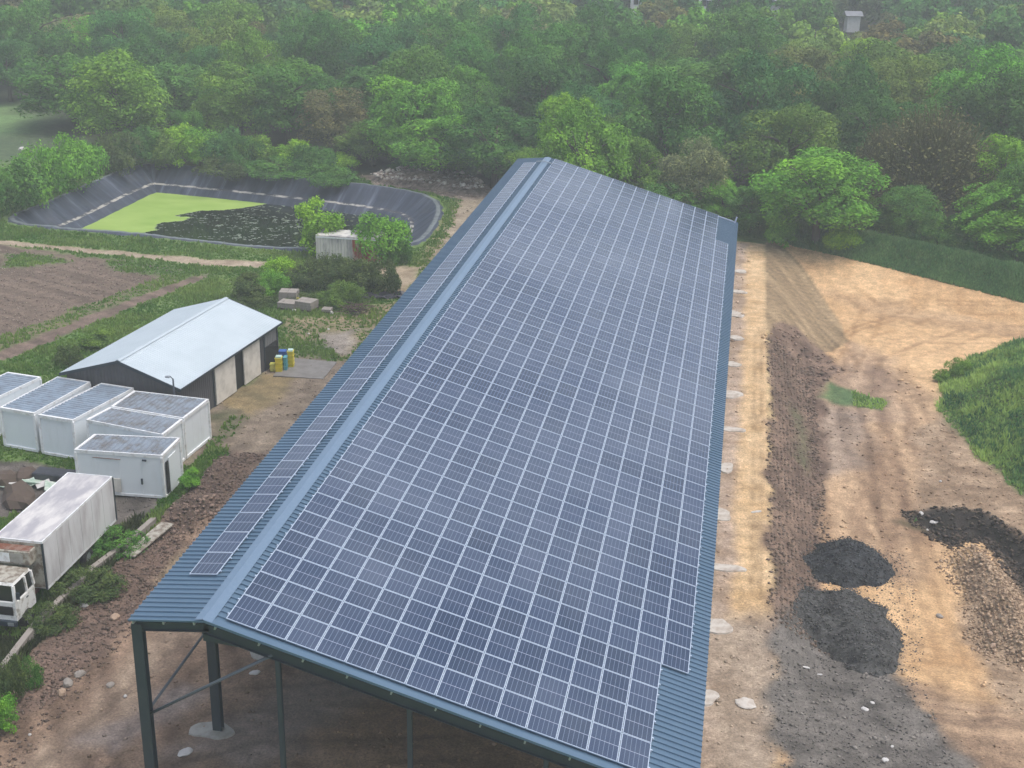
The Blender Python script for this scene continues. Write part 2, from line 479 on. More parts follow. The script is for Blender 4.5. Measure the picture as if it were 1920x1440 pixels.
def terrain(x, y):
    x = np.asarray(x, float); y = np.asarray(y, float)
    far = sstep(y, 118, 150)
    z = 0.22 * (fbm(x / 9, y / 9, 3, 3) - 0.5) + far * 2.5 * (fbm(x / 60, y / 60, 2, 5) - 0.5)
    z = z + 5.5 * sstep(y, 215, 290) * sstep(x, -60, 0)
    # platform edge and lower ground on the right
    foot = 23.6 + 3.0 * sstep(y, 58, 72) - 3.0 * sstep(y, 76, 92)
    wob = 0.5 * (fbm(x / 3, y / 3, 3, 9) - 0.5)
    s = sstep(x + wob, 20.2, foot)
    z = z - s * low_depth(y)
    # green mound, spoil bank, trench
    dm = poly_sd(x, y, MOUND)
    z = z + 2.7 * sstep(-dm, -0.3, 5.5) * (0.65 + 0.8 * fbm(x / 4, y / 4, 3, 21))
    ds = poly_sd(x, y, SPOIL)
    z = z + 1.3 * sstep(-ds, -0.4, 1.8) * (0.7 + 0.6 * fbm(x / 1.2, y / 1.2, 3, 23))
    dt = poly_sd(x, y, TRENCH)
    z = z - 0.9 * sstep(-dt, -0.1, 1.4)
    # soil bank against the kerb wall
    bank = sstep(x, -13.6, -13.2) * (1 - sstep(x, -12.6, -9.6)) * (1 - sstep(y, 23, 27))
    z = z + 0.15 * bank
    # heap line right of the cabins
    hb = np.exp(-((x + 11.9) / 1.1) ** 2) * sstep(y, 22, 24.5) * (1 - sstep(y, 31.5, 33.5))
    z = z + 0.75 * hb * (0.5 + fbm(x / 0.9, y / 0.9, 3, 31))
    # hedge bank beyond the sand
    hy = 96.0 - (x - 18) * 0.46
    hk = sstep(x, 16, 19)
    z = z + hk * 1.5 * np.exp(-((y - hy - 2.4) / 2.0) ** 2) * (1 - sstep(x, 43, 48))
    # pond berm and pit
    dp = poly_sd(x, y, RIM)
    z = z + 0.25 * np.exp(-(dp / 1.6) ** 2)
    z = np.where(dp < 0.25, np.minimum(z, 0.1 - 1.15 * np.maximum(-dp + 0.25, 0) - 0.05), z)
    z = np.maximum(z, -6.0)
    return z

def zt(x, y):
    return float(terrain(np.array([x]), np.array([y]))[0])

def on(px, py):
    """ground point seen at a pixel of the photograph"""
    z = 0.0
    for _ in range(8):
        x, y = G(px, py, z)
        z = 0.5 * z + 0.5 * zt(x, y)
    return x, y, zt(x, y)

def axis(a, b, step, lo, hi, grow=1.28):
    core = list(np.arange(a, b + 1e-6, step))
    l, s = [], step
    x = a
    while x > lo:
        s *= grow; x -= s; l.append(x)
    r, s = [], step
    x = core[-1]
    while x < hi:
        s *= grow; x += s; r.append(x)
    return np.array(l[::-1] + core + r)

xs = axis(-62, 46, 0.25, -900, 900)
ys = axis(-3, 116, 0.25, -900, 1300)
X, Y = np.meshgrid(xs, ys)
X, Y = X.ravel(), Y.ravel()
Z = terrain(X, Y)
nx, ny = len(xs), len(ys)

c3 = lambda *a: np.array(a, float)
grassA, grassB = c3(0.080, 0.165, 0.034), c3(0.16, 0.22, 0.070)
colr = np.zeros((len(X), 3)) + 0.0
n1 = fbm(X / 6, Y / 6, 4, 41)[:, None]
colr[:] = grassA * (1 - n1) + grassB * n1
wet = np.zeros(len(X))
rough_amp = np.full(len(X), 0.05)
grassy = np.ones(len(X))
stony = np.zeros(len(X))
wx = (fbm(X / 2.2, Y / 2.2, 4, 51) - 0.5)
wy = (fbm(X / 2.2, Y / 2.2, 4, 57) - 0.5)
DET = fbm(X / 1.4, Y / 1.4, 5, 61, 0.65)
STR_Y = fbm(X / 0.9 + 1.5 * wx, Y / 9, 4, 71, 0.6)      # streaks running away from the camera
STR_X = fbm(X / 10, Y / 0.9 + 1.5 * wy, 4, 77, 0.6)
STR_D = fbm((X + Y * 0.55) / 0.8, (Y - X * 0.55) / 8, 4, 79, 0.6)

def layer(poly, ca, cb, soft=0.5, warp=1.6, pat=None, grass=0.0, amp=None, wetv=0.0, stone=0.0, alpha=1.0):
    d = poly_sd(X + warp * wx, Y + warp * wy, poly)
    a = (1 - sstep(d, -soft, soft)) * alpha
    p = DET if pat is None else pat
    p = np.clip((p - 0.5) * 2.4 + 0.5, 0, 1)[:, None]
    c = np.array(ca) * (1 - p) + np.array(cb) * p
    A = a[:, None]
    colr[:] = colr * (1 - A) + c * A
    grassy[:] = grassy * (1 - a) + grass * a
    wet[:] = wet * (1 - a) + wetv * a
    stony[:] = stony * (1 - a) + stone * a
    if amp is not None:
        rough_amp[:] = rough_amp * (1 - a) + amp * a
    return a

sandA, sandB = (0.45, 0.275, 0.135), (0.66, 0.445, 0.245)
dirtA, dirtB = (0.130, 0.085, 0.060), (0.26, 0.180, 0.128)
# forest floor
layer([(-900, 116), (-70, 118), (-58, 116), (-30, 113.5), (-12, 106), (-5, 98), (17, 99), (30, 93), (44, 88), (60, 82), (900, 80), (900, 1290), (-900, 1290)],
      (0.020, 0.028, 0.014), (0.045, 0.055, 0.024), 1.5, 4, grass=0.25)
layer(GP([(-200, 215), (60, 200), (75, 240), (60, 262), (-200, 300)]), (0.10, 0.19, 0.06), (0.16, 0.25, 0.09), 3, 4)
layer(GP([(-200, 262), (110, 250), (160, 262), (60, 300), (-200, 330)]), (0.065, 0.10, 0.05), (0.09, 0.13, 0.06), 3, 4)
# ploughed field with a grass seam
row = fbm((X * 0.42 + Y * 0.91) / 0.55, (X * 0.91 - Y * 0.42) / 7, 4, 91, 0.6)
fieldA, fieldB = (0.100, 0.072, 0.054), (0.185, 0.138, 0.105)
layer([(-80, 76), (-53, 75.5), (-40, 73.0), (-30.5, 72.2), (-29.9, 70.5), (-34.2, 59), (-38.3, 45.5), (-80, 40)], fieldA, fieldB, 0.5, 2.0, row, amp=0.09, stone=0.0)
layer([(-31, 72.3), (-29.5, 72.0), (-33.5, 57), (-37.5, 44.5), (-39.2, 46), (-35, 60)], (0.12, 0.13, 0.06), (0.18, 0.16, 0.09), 0.3, 1.4, grass=0.6)
layer([(-29.3, 71.2), (-28.0, 70.6), (-32.2, 55), (-35.5, 43), (-60, 36), (-60, 39), (-37.2, 45)], fieldA, (0.21, 0.15, 0.12), 0.3, 1.2, row, amp=0.08)
layer(GP([(200, 492), (370, 495), (420, 515), (300, 520), (210, 510)]), grassA, (0.13, 0.15, 0.07), 0.8, 2.5, grass=1, amp=0.08)
layer(GP([(0, 478), (90, 480), (130, 492), (60, 500), (0, 505)]), grassA, (0.13, 0.15, 0.07), 0.8, 2.5, grass=1, amp=0.08)
# farm track
layer([(-90, 78.3), (-51.8, 77.0), (-40, 75.9), (-30, 75.2), (-24.5, 75.5), (-22, 74.6), (-24, 73.4), (-30, 73.3), (-40, 74.4), (-52, 75.5), (-90, 76.5)],
      (0.26, 0.20, 0.14), (0.40, 0.32, 0.24), 0.35, 1.0, amp=0.03)
# bank between track and pond stays grass; right bank of pond greyer
layer(GP([(770, 500), (850, 500), (905, 395), (915, 350), (870, 352), (832, 400), (800, 470)]), (0.12, 0.13, 0.055), (0.22, 0.19, 0.10), 0.8, 2.0, grass=0.8)
layer(GP([(860, 372), (925, 368), (900, 410), (850, 480), (800, 540), (780, 545), (830, 460)]), (0.22, 0.17, 0.12), (0.36, 0.30, 0.22), 0.6, 1.8, grass=0.15, stone=0.4)
layer(GP([(680, 330), (760, 322), (850, 332), (920, 350), (930, 372), (870, 376), (800, 362), (700, 348)]), (0.13, 0.10, 0.08), (0.30, 0.24, 0.19), 0.5, 1.6, amp=0.22, stone=0.9)
# grass and scrub yard behind the shed
layer(GP([(520, 600), (600, 590), (760, 560), (800, 500), (860, 480), (760, 640), (640, 740), (560, 700), (520, 680)]), (0.16, 0.15, 0.075), (0.27, 0.215, 0.135), 0.8, 2.5, grass=0.55)
layer(GP([(600, 628), (680, 620), (660, 665), (600, 660)]), (0.20, 0.175, 0.15), (0.33, 0.29, 0.25), 0.8, 2.5, stone=0.8)
layer(GP([(700, 500), (790, 500), (770, 545), (720, 560)]), (0.26, 0.20, 0.13), (0.40, 0.32, 0.23), 0.6, 2.0, grass=0.1)
layer(GP([(530, 640), (600, 640), (650, 680), (620, 700), (530, 675)]), (0.075, 0.11, 0.045), (0.13, 0.15, 0.07), 0.6, 2.0, grass=1.0, amp=0.1)
# worn yard between the shed, the cabins and the barn
layer([(-17.5, 34), (-16.5, 42), (-15.3, 51), (-8, 51), (-3, 56), (2, 40), (0, 30), (-8, 24), (-12.8, 26), (-13.8, 31)],
      (0.135, 0.105, 0.078), (0.255, 0.205, 0.155), 0.7, 2.4, grass=0.08, amp=0.06, stone=0.6)
layer([(-16.3, 42), (-15.6, 48), (-12.6, 48.5), (-12.2, 43.5), (-14, 40)], (0.16, 0.13, 0.07), (0.25, 0.19, 0.10), 0.6, 2.2, grass=0.2)
layer(GP([(395, 775), (440, 765), (470, 780), (430, 830), (398, 850)]), (0.09, 0.095, 0.05), (0.16, 0.14, 0.09), 0.5, 2.0, grass=0.5, amp=0.08)
# soil inside and in front of the barn
layer([(-13.4, -5), (-13.6, 17), (-12.8, 24), (-8, 27), (0, 34), (3, 60), (3, 85), (19, 85), (19, -5)], dirtA, (0.29, 0.20, 0.14), 0.5, 1.4, STR_D, amp=0.10, stone=0.45)
layer([(-13.3, -5), (-13.7, 12), (-13.5, 18), (-12.7, 23.5), (-10.7, 22), (-9.9, 14), (-10.6, 8), (-12.2, 2)], (0.10, 0.068, 0.052), (0.20, 0.135, 0.105), 0.4, 1.5, amp=0.16, stone=1.0)
layer([(-9.8, 0), (-8.0, 14), (-5.5, 20), (-4.2, 20), (-6.4, 12), (-7.2, 0)], (0.23, 0.165, 0.12), (0.36, 0.275, 0.20), 0.8, 1.8, STR_D, amp=0.04, alpha=0.8, wetv=0.3)
layer([(-10.8, 18), (-10.2, 22.5), (-7.2, 24), (-5.0, 20), (-8.5, 16)], (0.19, 0.15, 0.09), (0.32, 0.255, 0.165), 0.6, 1.8, grass=0.25, alpha=0.9)
layer([(-4, 4), (0, 12), (5, 14), (4, 10), (0, 4)], (0.13, 0.10, 0.085), (0.27, 0.22, 0.19), 0.8, 2.0, STR_X, wetv=0.8, alpha=0.7)
layer([(-8.0, 4.5), (-5.5, 9.5), (-4.2, 9), (-6, 4)], (0.17, 0.14, 0.13), (0.29, 0.25, 0.23), 0.7, 2.0, wetv=0.7, alpha=0.7)
layer([(2, -4), (2, 9), (19, 14), (19, -4)], (0.165, 0.100, 0.058), (0.33, 0.215, 0.130), 1.2, 2.0, STR_X, amp=0.10, alpha=0.85, stone=0.5)
# strip of bench along the right eave
layer([(17.0, -5), (17.0, 93), (20.5, 92), (20.6, -5)], (0.50, 0.335, 0.175), (0.64, 0.46, 0.27), 0.25, 0.7, amp=0.03)
layer([(16.8, -5), (16.8, 93), (18.6, 92), (18.5, -5)], (0.30, 0.215, 0.15), (0.48, 0.37, 0.29), 0.4, 1.0, amp=0.06, stone=0.4)
layer([(17.6, 5), (17.6, 20), (21, 20.5), (21, 5)], (0.24, 0.18, 0.13), (0.38, 0.30, 0.225), 1.0, 2.0, amp=0.04, stone=0.5)
# lower sandy ground
layer([(20.6, -5), (20.6, 94.5), (24, 92.6), (31, 89.4), (43, 84.5), (60, 80), (60, -5)], sandA, sandB, 0.3, 1.0, 0.35 * STR_Y + 0.65 * fbm(X / 5 + wx, Y / 7, 5, 133, 0.6), amp=0.04)
layer([(23.5, 30), (23.5, 64), (31, 66), (34, 56), (34, 44), (31, 38), (29, 30)], (0.27, 0.175, 0.108), (0.50, 0.345, 0.212), 1.5, 2.5, STR_Y, amp=0.06, stone=0.4)
layer([(25, 54), (27, 72), (31, 68), (30, 54)], (0.22, 0.15, 0.11), (0.36, 0.26, 0.19), 1.0, 3.0, STR_Y, alpha=0.6)
layer([(23, 42), (23, 57), (27.5, 56), (27.5, 46)], (0.16, 0.125, 0.10), (0.30, 0.24, 0.20), 1.0, 3.0, STR_Y, alpha=0.7, stone=0.6)
layer([(25, 84), (45, 77), (46, 74), (30, 78)], (0.36, 0.225, 0.12), (0.50, 0.34, 0.20), 1.0, 3.0, STR_X, alpha=0.8)
layer([(22, 9), (34, 9), (38, 14), (27, 17), (24, 15)], (0.15, 0.10, 0.075), (0.36, 0.25, 0.165), 1.0, 2.5, STR_X, alpha=0.85, stone=0.5)
# triangular cut slope and the rough bank
gro = 0.15 + 0.7 * fbm((X * 0.934 + Y * 0.357) / 0.36, (X * 0.357 - Y * 0.934) / 14, 3, 95, 0.7)
layer([(20.3, 93), (20.3, 66), (21.5, 64.5), (25.9, 68.5), (27.4, 71.5), (26.9, 77), (24.6, 86), (22.0, 92)], (0.17, 0.120, 0.068), (0.40, 0.290, 0.170), 0.15, 0.2, gro, amp=0.08)  # slope shading put into the brown soil colour, darker than the flat sand
layer([(20.5, 66), (22.5, 70), (25.5, 68.5), (26.5, 64.5), (24.9, 60), (24.6, 46), (23.6, 30), (23.3, 12), (21.0, 11), (20.4, 20), (20.5, 45)],
      (0.105, 0.068, 0.050), (0.235, 0.160, 0.115), 0.35, 1.6, fbm((X + Y * 0.3) / 1.1, (Y - X * 0.3) / 2.2, 5, 97, 0.65), amp=0.13, stone=1.0)
layer([(21.8, 44), (22.6, 54), (23.6, 53), (23.0, 43)], (0.08, 0.10, 0.045), (0.13, 0.13, 0.07), 0.6, 2.0, grass=0.4, alpha=0.6)
layer([(24.6, 57.5), (25.4, 61.5), (26.4, 60), (29.4, 58.3), (29, 56.4), (25.6, 56.6)], (0.07, 0.13, 0.05), (0.12, 0.17, 0.07), 0.4, 1.5, grass=0.8)
# wheel ruts
def ruts(path, offs, width, f, dep=0.05):
    P = np.array(path, float)
    for o_ in offs:
        best = np.full(len(X), 1e9)
        for (ax, ay), (bx, by) in zip(P[:-1], P[1:]):
            ex, ey = bx - ax, by - ay; L_ = math.hypot(ex, ey); nx2, ny2 = -ey / L_, ex / L_
            ax2, ay2 = ax + nx2 * o_, ay + ny2 * o_
            t = np.clip(((X - ax2) * ex + (Y - ay2) * ey) / L_ ** 2, 0, 1)
            best = np.minimum(best, np.hypot(X - ax2 - ex * t + 0.5 * wx, Y - ay2 - ey * t))
        a = (1 - sstep(best, width * 0.4, width)) * np.clip(0.25 + 1.3 * (fbm(X / 2.5, Y / 2.5, 3, 131) - 0.25), 0, 1)
        colr[:] = colr * (1 - a[:, None] * (1 - np.array(f)))
        Z[:] = Z - dep * a
ruts([(26, 6), (29.4, 16), (28.8, 26), (28.2, 36), (28.4, 48), (28.4, 58), (31, 68), (38, 76), (50, 80)], (-0.95, 0.95), 0.38, (0.72, 0.70, 0.70))
ruts([(29, 14), (29.9, 24), (29.0, 34), (27, 46), (26.2, 57), (28, 67), (33, 73), (48, 76)], (-0.9, 0.9), 0.34, (0.78, 0.76, 0.76))
ruts([(26.5, 64), (29, 74), (36, 81), (46, 82)], (-0.9, 0.9, 1.6), 0.32, (0.74, 0.70, 0.66))
ruts([(30, 60), (28, 70), (30, 80), (27, 86)], (-0.9, 0.9), 0.32, (0.80, 0.77, 0.74))
ruts([(19.75, 22), (19.7, 50), (19.85, 66)], (-0.22, 0.22), 0.22, (0.62, 0.60, 0.58), 0.03)
ruts([(-9, -3), (-7.2, 6), (-5.6, 13), (-4.2, 20), (-4.5, 30)], (-0.95, 0.95), 0.4, (0.70, 0.68, 0.68))
ruts([(-6, 1), (0, 5), (8, 7), (17, 6)], (-1.6, -0.7, 0.9), 0.3, (0.66, 0.64, 0.62), 0.07)
ruts([(-4, 8), (2, 10), (9, 10), (16, 9)], (-0.9, 0.9), 0.3, (0.66, 0.64, 0.62), 0.07)
# gravel spread
layer([(20.3, 10.5), (20.6, 20.5), (22, 23.5), (26, 25), (27.4, 22.5), (26.6, 18), (27.0, 15), (28.8, 8), (28, 2), (21, 2), (20.8, 8)],
      (0.080, 0.072, 0.064), (0.175, 0.158, 0.140), 0.5, 1.8, amp=0.04, stone=1.0)
# spoil, trench, brown apron round the mound
layer([(29.6, 38), (31.0, 52), (34.0, 58), (37, 48), (42, 40), (42, 20), (36, 13), (31, 14), (30.4, 24), (31.2, 32), (34, 33), (33, 38)],
      (0.20, 0.135, 0.085), (0.42, 0.305, 0.205), 0.6, 1.8, amp=0.12, stone=1.0)
layer(TRENCH, (0.012, 0.011, 0.010), (0.050, 0.042, 0.037), 0.3, 1.0, amp=0.22, stone=0.6)
layer([(28.2, 37.6), (29.6, 38.4), (31, 37.4), (29.8, 36.6)], (0.08, 0.065, 0.035), (0.15, 0.11, 0.06), 0.4, 1.2, grass=0.3)
layer(MOUND, (0.055, 0.115, 0.040), (0.125, 0.175, 0.060), 0.5, 1.6, fbm((X - Y * 0.4) / 3, (Y + X * 0.4) / 1.1, 4, 99), grass=1.0, amp=0.12)
layer([(36.5, 40), (40, 46), (46, 44), (48, 36), (40, 34)], (0.18, 0.13, 0.08), (0.28, 0.21, 0.13), 0.8, 3.0, amp=0.12, stone=0.8)
# truck yard
layer([(-40, -3), (-14.1, -3), (-14.3, 17), (-13.4, 24), (-14, 29.5), (-23.5, 29.6), (-40, 30)], (0.045, 0.055, 0.028), (0.105, 0.095, 0.060), 0.4, 1.5, grass=0.6, amp=0.10)
layer([(-30, 22.5), (-26, 29.6), (-16, 29), (-13.6, 26), (-14, 23), (-17, 23), (-20, 25), (-22, 22)], (0.07, 0.062, 0.055), (0.155, 0.135, 0.12), 0.4, 1.5, amp=0.10, stone=0.8)
layer([(-13.9, 24), (-12.9, 24), (-12.2, 30), (-12.9, 34), (-13.9, 34)], (0.05, 0.095, 0.03), (0.09, 0.13, 0.05), 0.3, 1.0, grass=1.0, amp=0.08)
layer([(-12.9, 22.3), (-12.4, 30), (-12.6, 34), (-10.6, 34.5), (-9.8, 30), (-10.8, 23)], (0.075, 0.052, 0.042), (0.165, 0.115, 0.09), 0.4, 1.3, amp=0.18, stone=1.0)

DISP = (fbm(X / 0.7, Y / 0.7, 4, 101, 0.65) - 0.5) * 2
inner = (X > -62) & (X < 46) & (Y < 116)
Z2 = Z + DISP * rough_amp * inner
ground_V = np.c_[X, Y, Z2]
ii, jj = np.meshgrid(np.arange(nx - 1), np.arange(ny - 1))
a0 = (jj * nx + ii).ravel()
Fq = np.c_[a0, a0 + 1, a0 + 1 + nx, a0 + nx]
ground = link('ground', np_mesh('ground', ground_V, Fq, MT['ground'], {'Col': ('POINT', colr), 'wet': ('POINT', wet)}, smooth=True))
tag(ground, kind='structure')

# lookup of the painted ground for scattering
nxc = np.searchsorted(xs, -62), np.searchsorted(xs, 46)
def gsample(x, y, arr):
    i = np.clip(np.searchsorted(xs, x), 1, nx - 1); j = np.clip(np.searchsorted(ys, y), 1, ny - 1)
    i = np.where(np.abs(xs[i - 1] - x) < np.abs(xs[i] - x), i - 1, i)
    j = np.where(np.abs(ys[j - 1] - y) < np.abs(ys[j] - y), j - 1, j)
    return arr[j * nx + i]

# ------------------------------------------------------------------ pond
def resample(poly, n, rounds=2):
    P = np.array(poly, float)
    for _ in range(rounds):
        Q = np.roll(P, -1, 0)
        P = np.stack([0.75 * P + 0.25 * Q, 0.25 * P + 0.75 * Q], 1).reshape(-1, 2)
    Q = np.vstack([P, P[:1]])
    s = np.r_[0, np.cumsum(np.hypot(*np.diff(Q, axis=0).T))]
    t = np.linspace(0, s[-1], n, endpoint=False)
    return np.c_[np.interp(t, s, Q[:, 0]), np.interp(t, s, Q[:, 1])], t

def liner_mat():
    mt, n, b, o = new_mat('pond_liner_sheet')
    uv = N(n, 'ShaderNodeUVMap')
    mp = N(n, 'ShaderNodeMapping'); mp.inputs['Scale'].default_value = (1.1, 0.10, 1)
    n.links.new(uv.outputs[0], mp.inputs[0])
    t = N(n, 'ShaderNodeTexNoise', i_Scale=1.0, i_Detail=5.0, i_Roughness=0.7); n.links.new(mp.outputs[0], t.inputs['Vector'])
    r = ramp(n, t.outputs['Fac'], [(0.45, (0.030, 0.040, 0.062)), (0.58, (0.054, 0.068, 0.100)), (0.70, (0.14, 0.16, 0.20))])
    t3 = noise_tex(n, 0.35, 4, 0.6)
    r3 = ramp(n, t3.outputs['Fac'], [(0.5, 0.0), (0.68, 0.35)])
    c = mixc(n, r.outputs[0], (0.085, 0.09, 0.11), r3.outputs[0])
    n.links.new(c, b.inputs['Base Color'])
    b.inputs['Roughness'].default_value = 0.5
    b.inputs['Specular IOR Level'].default_value = 0.35
    return mt
MT['liner'] = liner_mat()
MT['scum'] = M_plain('dried_scum', (0.40, 0.38, 0.34), 0.85, dirt=(0.06, 0.065, 0.08), dscale=0.8, damt=1.0, lo=0.45, hi=0.55)
MT['liner_edge'] = M_plain('liner_edge', (0.15, 0.175, 0.18), 0.6, dirt=(0.08, 0.09, 0.10), dscale=1.6, damt=0.9)

NP = 520
rim, tpar = resample(RIM, NP, 1)
d_ = np.roll(rim, -1, 0) - np.roll(rim, 1, 0)
nrm = np.c_[-d_[:, 1], d_[:, 0]]
nrm /= np.linalg.norm(nrm, axis=1)[:, None]
cen = rim.mean(0)
if ((cen - rim) * nrm).sum() < 0: nrm = -nrm
# (inset from the rim, height, where along the slope)
WATER_Z = -2.25
prof = [(-0.9, 0.10, 0), (-0.45, 0.34, 0.4), (0.0, 0.36, 0.9), (0.5, -0.02, 1.5), (1.4, -0.72, 2.6), (2.35, -1.42, 3.8), (2.75, -1.52, 4.2), (3.7, -2.3, 5.4), (5.2, -3.5, 7.4), (6.4, -4.4, 9)]
V, UV = [], []
for k, (ins, z, s) in enumerate(prof):
    fold = 0.14 * (fbm(tpar / 0.55, np.full(NP, k * 0.15), 3, 200, 0.6) - 0.5) * (1 if 2 < k < 9 else 0.3)
    p = rim + nrm * ins
    for _ in range(3 if ins > 1 else 0):
        p = 0.5 * p + 0.25 * (np.roll(p, 1, 0) + np.roll(p, -1, 0))
    edge = 0.06 * (fbm(tpar / 0.9, np.full(NP, 7.0), 3, 210) - 0.5) * (k <= 2)
    V.append(np.c_[p, z + fold + edge * 3])
    UV.append(np.c_[tpar, np.full(NP, s)])
V = np.vstack(V); UV = np.vstack(UV)
Fl = []
for k in range(len(prof) - 1):
    a = k * NP + np.arange(NP); b2 = k * NP + (np.arange(NP) + 1) % NP
    Fl.append(np.c_[a, b2, b2 + NP, a + NP])
FL = np.vstack(Fl)
me = np_mesh('pond_liner', V, FL, [MT['liner'], MT['scum'], MT['liner_edge']], uv=UV, smooth=True)
mi = np.zeros(len(FL), np.int32)
mi[5 * NP:6 * NP] = 1
mi[NP:2 * NP] = 2
me.polygons.foreach_set('material_index', mi)
liner = link('pond_liner', me)
tag(liner, 'black plastic liner lining the sloping sides of the farm pond', 'pond liner')

def water_mat():
    mt, n, b, o = new_mat('pond_water')
    b.inputs['Base Color'].default_value = (0.010, 0.016, 0.010, 1)
    b.inputs['Roughness'].default_value = 0.06
    b.inputs['IOR'].default_value = 1.33
    t = noise_tex(n, 3.0, 3)
    bump(n, b, t.outputs['Fac'], 0.12, 0.02)
    return mt
wring = rim + nrm * 3.2
for _ in range(4): wring = 0.5 * wring + 0.25 * (np.roll(wring, 1, 0) + np.roll(wring, -1, 0))
mb = MB(); mb.face([(p[0], p[1], WATER_Z) for p in wring[::4]])
pw = mb.build('pond_water', water_mat()); tag(pw, kind='structure')
# duckweed carpet: a torn sheet lying on the water
gx, gy = np.arange(-55, -12, 0.16), np.arange(82, 112, 0.16)
GX, GY = np.meshgrid(gx, gy)
weedP = [G(a, b, WATER_Z) for a, b in [(60, 470), (125, 440), (300, 350), (400, 366), (505, 382), (455, 390), (420, 394), (372, 396), (330, 404), (352, 408), (348, 414), (300, 418), (288, 424), (292, 432), (270, 436), (272, 470)]]
wn = fbm(GX / 1.6, GY / 0.5, 4, 301, 0.6) - 0.5
dwd = poly_sd(GX + 1.2 * wn, GY + 1.6 * wn, weedP)
fleck = fbm((GX + GY * 0.5) / 0.5, (GY - 0.4 * GX) / 0.28, 3, 311, 0.6)
band = fbm(GX / 4.5, GY / 2.2, 3, 315)
inside = poly_sd(GX, GY, wring[::6]) < 0.1
keep = ((dwd < 0) | ((fleck > 0.665) & (band > 0.52)) | ((fleck > 0.76))) & inside
K = keep[:-1, :-1]
r_, c_ = np.nonzero(K)
w_ = len(gx)
base = (r_ * w_ + c_)
F4 = np.c_[base, base + 1, base + 1 + w_, base + w_]
used, inv = np.unique(F4.ravel(), return_inverse=True)
weed_full = (dwd < 0.0).ravel()[used]
cw = fbm(GX.ravel()[used] / 3, GY.ravel()[used] / 1.5, 4, 321)[:, None]
weed_col = np.where(weed_full[:, None], c3(0.20, 0.33, 0.055) * (1 - cw) + c3(0.33, 0.45, 0.12) * cw, c3(0.10, 0.135, 0.09) * (1 - cw) + c3(0.22, 0.26, 0.20) * cw)
V = np.c_[GX.ravel()[used], GY.ravel()[used], np.full(len(used), WATER_Z + 0.012)]
MT['weed'] = attr_mat('duckweed', 0.8)
dw = link('duckweed', np_mesh('duckweed', V, inv.reshape(-1, 4), MT['weed'], {'Col': ('POINT', weed_col)}))
tag(dw, 'bright green duckweed carpet floating on the left half of the lined pond', 'duckweed', kind='stuff')

# ------------------------------------------------------------------ solar barn
H0 = 9.5
AM = 0.2846      # pitch of the long slope
AL = 0.0930      # pitch of the short slope
Y0, Y1 = -0.44, 82.4
EM, EL = 18.27, 2.82
U0, PU, PVV = 0.6412, 1.1239, 1.755
barn = empty('solar_barn', (0, 0, 0))
tag(barn, 'long open steel barn whose blue ribbed roof is covered with solar panels', 'barn')
def PM(u, y, h=0.0):   # on the long slope
    return (u * math.cos(AM) + h * math.sin(AM), y, H0 - u * math.sin(AM) + h * math.cos(AM))
def PL(u, y, h=0.0):   # on the short slope
    return (-u * math.cos(AL) - h * math.sin(AL), y, H0 - u * math.sin(AL) + h * math.cos(AL))
def ribbed(name, fn, u0, u1, flip):
    RP, prof_ = 0.3333, [(0.0, 0.0), (0.200, 0.0), (0.212, 0.058), (0.285, 0.058), (0.312, 0.0)]
    pts = []
    y = Y0
    while y < Y1 - 0.01:
        for a, h in prof_:
            if y + a <= Y1: pts.append((y + a, h))
        y += RP
    pts.append((Y1, 0.0))
    mb = MB()
    nseg = 6
    for yy, h in pts:
        for k in range(nseg + 1):
            mb.v.append(fn(u0 + (u1 - u0) * k / nseg, yy, h))
    m_ = len(mb.v)
    for yy, h in pts:
        for k in (0, nseg):
            mb.v.append(fn(u0 + (u1 - u0) * k / nseg, yy, h - 0.012))
    s = nseg + 1
    for i in range(len(pts) - 1):
        for k in range(nseg):
            q = (i * s + k, i * s + k + 1, (i + 1) * s + k + 1, (i + 1) * s + k)
            mb.f.append(q if flip else q[::-1])
        for e, k in ((0, 0), (1, nseg)):
            mb.f.append((i * s + k, (i + 1) * s + k, m_ + (i + 1) * 2 + e, m_ + i * 2 + e))
        mb.f.append((m_ + i * 2, m_ + i * 2 + 1, m_ + i * 2 + 3, m_ + i * 2 + 2))
    mb.mi = [0] * len(mb.f); mb.uv = [[(0, 0)] * 4] * len(mb.f)
    return mb.build(name, MT['roof_blue'], barn)
r1 = ribbed('roof_sheet', PM, 0.02, EM, True)
r2 = ribbed('roof_sheet', PL, 0.02, EL, False)
# ridge cap
mb = MB()
npc = 28
for k in range(npc):
    ya, yb = Y0 - 0.01 + (Y1 - Y0 + 0.02) * k / npc, Y0 - 0.01 + (Y1 - Y0 + 0.02) * (k + 1) / npc + (0.06 if k < npc - 1 else 0)
    o_ = 0.002 * (k % 2)
    top = [PL(0.31, 0, 0.052 + o_), PL(0.30, 0, 0.066 + o_), (0, 0, H0 + 0.085 + o_), PM(0.30, 0, 0.066 + o_), PM(0.31, 0, 0.052 + o_)]
    for a, b in zip(top[:-1], top[1:]):
        mb.face([(a[0], ya, a[2]), (b[0], ya, b[2]), (b[0], yb, b[2]), (a[0], yb, a[2])][::1])
mb.build('ridge_cap', MT['cap_blue'], barn)
# gable flashings, front and back
for yy in (Y0 - 0.02, Y1 + 0.02):
    mb = MB(); mb.bar(PM(0.0, yy, 0.03), PM(EM, yy, 0.03), 0.035, 0.10, mi=0); mb.build('gable_trim', MT['roof_blue'], barn)
    mb = MB(); mb.bar(PL(0.0, yy, 0.0), PL(EL, yy, 0.0), 0.035, 0.07, mi=0); mb.build('gable_trim', MT['roof_blue'], barn)
